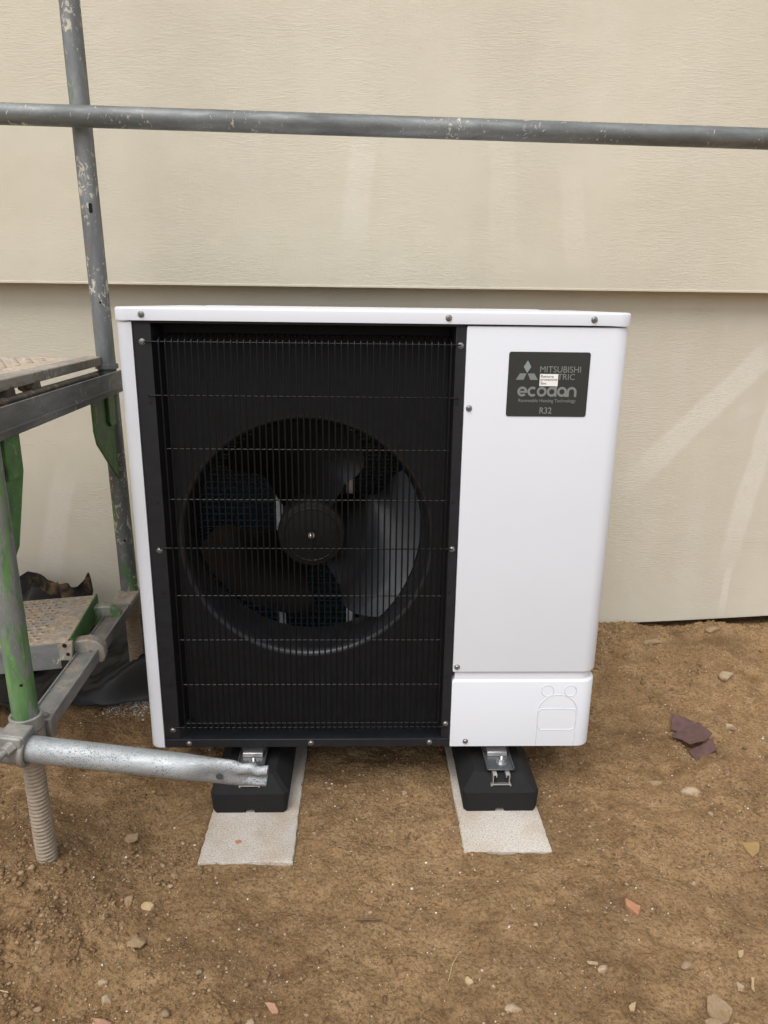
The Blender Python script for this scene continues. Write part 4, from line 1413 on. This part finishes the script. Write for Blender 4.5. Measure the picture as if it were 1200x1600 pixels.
# the tube is hollow: inner skin at the open end
inner = []
for i in (rows, rows - 8):
    cc = sum((Vector(p) for p in rings[i]), Vector()) / n
    inner.append([cc + (Vector(p) - cc) * (0.86 if i == rows else 0.80) for p in rings[i]])
m = MB(); m.loft(rings + inner, True, True)
dt = m.build('scaffold_tube', 'pipe', None, smooth=60)
tag(dt, 'short bright galvanised tube with a crushed flattened end in front of the left foot', 'scaffold tube')
hp_c = A + ax * (L - 0.086) + side * (TR * 0.44) - upv * 0.002
mm = MB(); mm.lathe([(0.0062, 0.0022), (0.0062, 0.0040), (0.0001, 0.0040)], hp_c, side, 18)
mm.build('punched_hole', 'bracket', dt, smooth=0)

# coupler joining the dented tube and the front standard
cp = thing('scaffold_coupler', (-0.15, -0.29, 0.37), 'weathered scaffold coupler with hex nut clamping the dented tube to the front standard', 'coupler')
def pt_on(s_):                                              # along the dented tube by x
    return A + ax * ((s_ - A.x) / ax.x)
m = MB(); m.hollow(pt_on(-0.205), pt_on(-0.119), TR + 0.0070, TR + 0.0003, 32)
m.build('tube_clamp', 'coupler', cp, bevel=0.002, smooth=50)
m = MB(); m.hollow(pt_on(-0.125), pt_on(-0.114), TR + 0.0105, TR + 0.0003, 32)
m.build('clamp_flange', 'coupler', cp, bevel=0.003, smooth=50)
sp = standard_pt(True, 0.392)
m = MB(); m.hollow(standard_pt(True, 0.358), standard_pt(True, 0.388), TR + 0.0068, TR + 0.0003, 32)
m.build('standard_clamp', 'coupler', cp, bevel=0.002, smooth=50)
m = MB()
m.obox(pt_on(-0.138) + upv * 0.030 + side * 0.004, ax, side, upv, 0.024, 0.022, 0.009)
m.obox(pt_on(-0.138) + upv * 0.022 + side * 0.024, ax, side, upv, 0.022, 0.006, 0.016)
m.build('hinge_block', 'coupler', cp, bevel=0.004, seg=3)
bd = (side * 0.92 - ax * 0.30 - upv * 0.22).normalized()
bc = pt_on(-0.134) + upv * 0.020 + side * 0.026
m = MB(); m.lathe([(0.0125, 0.0), (0.0125, 0.003), (0.0115, 0.0045), (0.0112, 0.016), (0.010, 0.0175), (0.0001, 0.0175)], bc, bd, 6)
m.build('hex_nut', 'coupler', cp, bevel=0.001, smooth=25)
pr = []
h = 0.0
while h < 0.040:
    pr += [(0.0066, h), (0.0058, h + 0.0008)]; h += 0.0016
m = MB(); m.lathe(pr + [(0.004, h), (0.0001, h)], bc, bd, 16)
m.build('bolt_shank', 'coupler', cp, smooth=40)

# ------------------------------------------------------------------ black plastic membrane behind the scaffold
def sheet_mesh(fn, nu, nv, th=0.002):
    front = [[Vector(fn(i / nu, j / nv)) for j in range(nv + 1)] for i in range(nu + 1)]
    m = MB()
    vs_ = [p for row in front for p in row]
    nn = len(vs_)
    vs2 = [p + Vector((0, 0.0006, -th)) for p in vs_]
    w_ = nv + 1
    fs2 = []
    for i in range(nu):
        for j in range(nv):
            a = i * w_ + j
            fs2 += [(a, a + w_, a + w_ + 1, a + 1), (nn + a, nn + a + 1, nn + a + w_ + 1, nn + a + w_)]
    per = [j for j in range(w_)] + [i * w_ + nv for i in range(1, nu + 1)] + [nu * w_ + j for j in range(nv - 1, -1, -1)] + [i * w_ for i in range(nu - 1, 0, -1)]
    for k in range(len(per)):
        a, b = per[k], per[(k + 1) % len(per)]
        fs2.append((a, b, nn + b, nn + a))
    m.add(vs_ + vs2, fs2)
    return m
def membrane(u, v):
    v = v * v
    x = -1.10 + 1.10 * u
    yf = 0.398 + 0.012 * math.sin(u * 9.0) + 0.008 * math.sin(u * 31) + 0.05 * max(0.0, (-0.45 - x))
    y = yf + (0.86 - yf) * v
    fold = float(fbm(np.array([x * 1.0 + y * 0.5]), np.array([y * 2.2]), 5.0, 3, 91)[0])
    crk = float(fbm(np.array([x]), np.array([y]), 16.0, 3, 95)[0])
    g_ = float(height(np.array([x]), np.array([y]))[0])
    z = g_ + 0.012 + 0.085 * v ** 0.8 * (1.0 - 0.35 * v) + 0.07 * max(fold, -0.1) * (0.3 + v) + 0.03 * crk + 0.035 * (0.25 - abs(crk) * 2.0) * (0.2 + v)
    kk = min(v / 0.07, 1.0); kk = kk * kk * (3 - 2 * kk)
    z += 0.140 * math.exp(-((x + 0.10) / 0.17) ** 2) * kk * (1 - 0.6 * v)
    return (x, y, max(z, g_ + 0.003))
m = sheet_mesh(membrane, 80, 44)
bsheet = m.build('plastic_sheet', 'sheet', None, smooth=60)
tag(bsheet, 'crumpled black plastic sheet lying on the soil under the low deck', 'plastic sheet')

def flap(name, label, x0, x1, prof_, y0, lean, mat, seed):
    def fn(u, v):
        x = x0 + (x1 - x0) * u
        top_z = float(np.interp(u, [p[0] for p in prof_], [p[1] for p in prof_]))
        z = 0.10 + (top_z - 0.10) * v
        y = y0 - lean * (1 - v) ** 1.5 + 0.022 * math.sin(u * 7 + seed) * (1 - v * 0.5) + 0.010 * math.sin(u * 19 + v * 5 + seed)
        return (x + 0.012 * math.sin(v * 4 + seed), y, z)
    mm = sheet_mesh(fn, 48, 16, 0.001)
    o = mm.build(name, mat, None, smooth=60)
    return tag(o, label, 'plastic sheet', 'torn plastic strips at the wall')
flap('membrane_strip', 'torn black membrane strip with an upturned pointed corner against the wall behind the low deck', -0.535, -0.400,
     [(0, 0.232), (0.12, 0.252), (0.45, 0.252), (0.66, 0.240), (0.82, 0.262), (0.93, 0.288), (0.97, 0.288), (1, 0.22)], 0.775, 0.05, 'sheetmud', 1.3)
flap('membrane_strip', 'crumpled black membrane strip sagging against the wall, next to the front green standard', -0.74, -0.515,
     [(0, 0.27), (0.3, 0.262), (0.45, 0.285), (0.62, 0.262), (0.80, 0.254), (0.9, 0.238), (1, 0.215)], 0.80, 0.06, 'sheetmud', 4.0)
def tent(u, v):
    x = -0.80 + 0.40 * u
    ridge = 0.247 - 0.11 * abs(u - 0.52) ** 1.1 * 2.2
    z = ridge - 0.14 * v ** 1.2 + 0.006 * math.sin(u * 25 + v * 3)
    return (x, 0.755 - 0.20 * v + 0.01 * math.sin(u * 9), z)
m = sheet_mesh(tent, 50, 20)
tag(m.build('plastic_sheet', 'sheet', None, smooth=60), 'black plastic sheet peaked like a tent behind the low deck', 'plastic sheet')

# ------------------------------------------------------------------ loose things on the ground
def gz(x, y):
    return float(height(np.array([x]), np.array([y]))[0])

def stone(cx, cy, r, mat, name, label, cat, sx=1.0, sy=1.0, sz=0.6, rot=0.0, seed=0, group=None, sink=0.5):
    rng = np.random.default_rng(seed + 1000)
    bm = bmesh.new()
    bmesh.ops.create_icosphere(bm, subdivisions=3, radius=1.0)
    dirs = rng.normal(size=(9, 3)); dirs /= np.linalg.norm(dirs, axis=1)[:, None]
    lim = rng.uniform(0.45, 0.85, 9)
    for v in bm.verts:
        p = np.array(v.co[:])
        for d, l in zip(dirs, lim):                        # chop facets
            k = p @ d
            if k > l: p = p - d * (k - l) * 0.92
        p *= 1 + 0.05 * math.sin(7 * p[0] + seed) * math.sin(6 * p[1] + 2 * seed)
        v.co = Vector(p)
    c, s = math.cos(rot), math.sin(rot)
    for v in bm.verts:
        x, y, z = v.co.x * r * sx, v.co.y * r * sy, v.co.z * r * sz
        v.co = (x * c - y * s, x * s + y * c, z)
    me = bpy.data.meshes.new(name); bm.to_mesh(me); bm.free()
    me.shade_smooth(); me.set_sharp_from_angle(angle=math.radians(20))
    o = link(name, me, mat)
    o.location = (cx, cy, gz(cx, cy) + r * sz * (1 - sink * 1.4))
    return tag(o, label, cat, group)

def flake(poly, th, mat, name, label, cat, lift=0.003, tilt=(0.0, 0.0), group=None, seed=0):
    cx = sum(p[0] for p in poly) / len(poly); cy = sum(p[1] for p in poly) / len(poly)
    rng = random.Random(seed)
    fine = []
    for i, p in enumerate(poly):
        q = poly[(i + 1) % len(poly)]
        l = math.hypot(q[0] - p[0], q[1] - p[1])
        for t in (0.0, 0.33, 0.66):
            j = 0.0 if t == 0 else l * 0.05
            fine.append((p[0] + (q[0] - p[0]) * t + rng.uniform(-j, j) - cx, p[1] + (q[1] - p[1]) * t + rng.uniform(-j, j) - cy))
    m = MB()
    m.prism(fine, lambda x, y: (x, y, -th + x * tilt[0] + y * tilt[1]), lambda x, y: (x * 0.96, y * 0.96, x * tilt[0] + y * tilt[1] + th * 0.12 * math.sin(x * 300 + y * 170)))
    o = m.build(name, mat, None, bevel=min(0.002, th * 0.3))
    o.location = (cx, cy, gz(cx, cy) + th * 0.6 + lift)
    return tag(o, label, cat, group)

# folded plum-coloured shard
sh = thing('tile_shard', (1.43, 0.24, gz(1.43, 0.24)), 'broken dark plum shard lying on the soil right of the heat pump', 'shard')
zg_ = gz(1.43, 0.24)
def shard_piece(poly, z, tx, ty, name='shard_layer'):
    cx = sum(p[0] for p in poly) / len(poly); cy = sum(p[1] for p in poly) / len(poly)
    m = MB()
    m.prism(poly, lambda x, y: (x, y, zg_ + z - 0.003 + (x - cx) * tx + (y - cy) * ty), lambda x, y: (x, y, zg_ + z + (x - cx) * tx + (y - cy) * ty + 0.002 * math.sin(x * 90)))
    return m.build(name, 'plum', sh, bevel=0.0007)
shard_piece([(1.410, 0.333), (1.463, 0.302), (1.427, 0.261), (1.391, 0.286)], 0.020, 0.15, 0.35)
shard_piece([(1.374, 0.245), (1.422, 0.261), (1.471, 0.298), (1.479, 0.225), (1.447, 0.194), (1.396, 0.179), (1.386, 0.21), (1.368, 0.229)], 0.030, 0.10, -0.12)
shard_piece([(1.394, 0.176), (1.477, 0.214), (1.474, 0.180), (1.405, 0.146)], 0.014, -0.05, 0.35)

flake([(1.039, -0.338), (1.067, -0.359), (1.052, -0.381), (1.036, -0.356)], 0.010, 'terracotta', 'brick_fragment', 'orange brick fragment on the soil, right of the right slab', 'brick fragment', seed=1)
flake([(0.040, -0.645), (0.046, -0.578), (0.086, -0.588), (0.076, -0.648)], 0.012, 'pinkbrick', 'brick_fragment', 'pinkish brick fragment at the bottom edge, lower left', 'brick fragment', lift=0.004, tilt=(0.0, -0.1), seed=2)
flake([(0.332, -0.547), (0.353, -0.550), (0.360, -0.568), (0.349, -0.569)], 0.006, 'pinkbrick', 'brick_fragment', 'small reddish brick sliver in the soil below the left slab', 'brick fragment', seed=3)
flake([(0.2155, -0.158), (0.228, -0.156), (0.233, -0.163), (0.222, -0.168)], 0.003, 'terracotta', 'brick_fragment', 'tiny red brick chip lying on the left slab', 'brick fragment', lift=0.010, seed=31)
flake([(1.361, -0.175), (1.408, -0.170), (1.389, -0.206), (1.367, -0.220)], 0.004, 'tanflake', 'flat_flake', 'flat ochre flake pressed into the soil at the right edge', 'flake', lift=0.004, seed=4)
flake([(1.210, -0.466), (1.224, -0.463), (1.211, -0.480), (1.206, -0.478)], 0.004, 'straw', 'wood_chip', 'small pale chip above the cluster of chips at lower right', 'chip', seed=5)
flake([(1.213, -0.512), (1.221, -0.511), (1.206, -0.541), (1.202, -0.535)], 0.003, 'straw', 'wood_chip', 'long narrow straw-coloured chip near the right edge', 'chip', seed=6)
flake([(1.183, -0.518), (1.195, -0.528), (1.187, -0.538), (1.177, -0.537)], 0.004, 'palestone', 'stone_chip', 'pale stone chip just above the big grey stone', 'chip', seed=7)
flake([(0.964, -0.575), (0.981, -0.566), (0.972, -0.584), (0.964, -0.585)], 0.004, 'straw', 'stone_chip', 'pale yellowish chip left of the big grey stone', 'chip', seed=8)
flake([(0.919, -0.479), (0.941, -0.483), (0.938, -0.489), (0.921, -0.485)], 0.003, 'palestone', 'wood_chip', 'thin pale splinter in the soil below the orange brick fragment', 'chip', seed=9)
flake([(1.113, -0.552), (1.130, -0.546), (1.151, -0.574), (1.130, -0.601), (1.113, -0.606), (1.101, -0.579)], 0.014, 'greystone', 'stone', 'big angular grey stone at lower right', 'stone', lift=0.004, tilt=(-0.1, 0.1), seed=10)
flake([(1.083, -0.600), (1.114, -0.602), (1.112, -0.640), (1.078, -0.642)], 0.014, 'greystone', 'stone', 'brownish grey stone cut by the bottom edge, below the big grey stone', 'stone', lift=0.003, seed=11)
flake([(1.117, -0.616), (1.141, -0.608), (1.146, -0.640), (1.108, -0.640)], 0.012, 'palestone', 'stone', 'pale stone in the lower right corner touching the bottom edge', 'stone', lift=0.004, seed=12)
stone(1.664, 0.527, 0.028, 'palestone', 'stone', 'pale rounded stone on the soil above the plum shard', 'stone', 1.0, 0.8, 0.6, 0.3, 1)
stone(1.332, 0.016, 0.024, 'palestone', 'stone', 'light angular stone below the plum shard', 'stone', 1.1, 0.8, 0.5, 0.1, 2)
stone(1.563, 0.293, 0.016, 'palestone', 'stone', 'small cream stone right of the plum shard', 'stone', 0.9, 1.1, 0.6, 0.7, 3)
stone(1.255, 0.045, 0.016, 'greystone', 'stone', 'brown half-buried stone left of the light angular stone', 'stone', 1.2, 0.9, 0.7, 0.2, 4)
stone(1.102, -0.493, 0.012, 'greystone', 'stone', 'small grey brown stone above the big grey stone', 'stone', 1.1, 0.9, 0.6, 0.5, 5)
stone(0.765, -0.577, 0.012, 'palestone', 'stone', 'flat oval pale pebble near the bottom edge, centre right', 'stone', 1.4, 0.7, 0.5, 0.0, 6)
stone(0.697, -0.510, 0.009, 'straw', 'stone', 'round straw-coloured pebble beside the thin straw', 'stone', 0.9, 1.1, 0.7, 0.3, 7)
stone(0.943, -0.501, 0.009, 'palestone', 'stone', 'whitish pebble beside the thin pale splinter', 'stone', 1.2, 0.8, 0.7, 0.4, 8)
stone(0.044, -0.515, 0.009, 'palestone', 'stone', 'round pale pebble above the pinkish brick fragment', 'stone', 1, 1, 0.8, 0, 9)
stone(0.056, -0.542, 0.011, 'palestone', 'stone', 'yellowish pebble between the round pale pebble and the pinkish brick fragment', 'stone', 1.1, 1, 0.7, 0, 10)
stone(0.034, -0.338, 0.014, 'greystone', 'stone', 'tall brown clod-like stone in the soil, right of the base jack foot', 'stone', 0.8, 1.3, 0.8, 0.2, 11)
stone(0.071, -0.343, 0.014, 'straw', 'stone', 'ochre stone next to the tall brown clod-like stone', 'stone', 1.2, 0.9, 0.6, 0.2, 12)
stone(0.078, -0.431, 0.018, 'greystone', 'stone', 'flat brown stone in the middle of the left foreground', 'stone', 1.2, 0.9, 0.5, 0.4, 13)
stone(0.107, -0.260, 0.010, 'greystone', 'stone', 'small brown stone left of the front end of the left slab', 'stone', 1, 1, 0.7, 0, 14)
stone(-0.020, -0.150, 0.017, 'greystone', 'stone', 'dull stone in the soil between the base jack and the left slab', 'stone', 1.3, 0.9, 0.6, 0.4, 15)
stone(0.312, -0.582, 0.009, 'palestone', 'stone', 'pink grey pebble under the small reddish brick sliver', 'stone', 0.9, 1.1, 0.7, 0.2, 16)
stone(1.50, 0.72, 0.022, 'greystone', 'stone', 'flat split stone on the soil close to the wall foot', 'stone', 1.8, 0.7, 0.5, 0.15, 17)
stone(1.74, 0.80, 0.024, 'greystone', 'stone', 'earthy lump at the wall foot near the right edge', 'stone', 1.1, 0.8, 0.7, 0.1, 18)
stone(1.22, 0.66, 0.022, 'terracotta', 'stone', 'rusty brown clod behind the right corner of the heat pump', 'stone', 0.9, 1.1, 0.8, 0.1, 19)

def twig(pts_, r, name, label, mat):
    P = [(x, y, gz(x, y) + r * 0.8 + 0.002) for x, y in pts_]
    Q = []
    for i in range(len(P) - 1):
        for t in np.linspace(0, 1, 5, endpoint=False):
            Q.append(Vector(P[i]).lerp(Vector(P[i + 1]), t) + Vector((random.uniform(-1, 1), random.uniform(-1, 1), random.uniform(0, 1))) * r * 0.35)
    Q.append(Vector(P[-1]))
    m = MB(); m.tube(Q, [r * (0.7 + 0.3 * math.sin(PI * i / (len(Q) - 1))) for i in range(len(Q))], 7)
    return tag(m.build(name, mat, None, smooth=60), label, 'twig')
twig([(0.491, -0.378), (0.514, -0.372), (0.543, -0.374)], 0.0024, 'twig', 'short dark twig in the soil below the left slab, in the middle', 'bark')
twig([(0.686, -0.449), (0.670, -0.477), (0.659, -0.511)], 0.0011, 'straw_stalk', 'thin straw lying in the soil at bottom centre', 'straw')
twig([(-0.018, -0.437), (-0.016, -0.479), (-0.023, -0.504)], 0.0015, 'twig', 'thin brown root in the left foreground soil', 'bark')
twig([(-0.113, -0.557), (-0.094, -0.565)], 0.0014, 'twig', 'short pale root at the left edge near the bottom', 'straw')
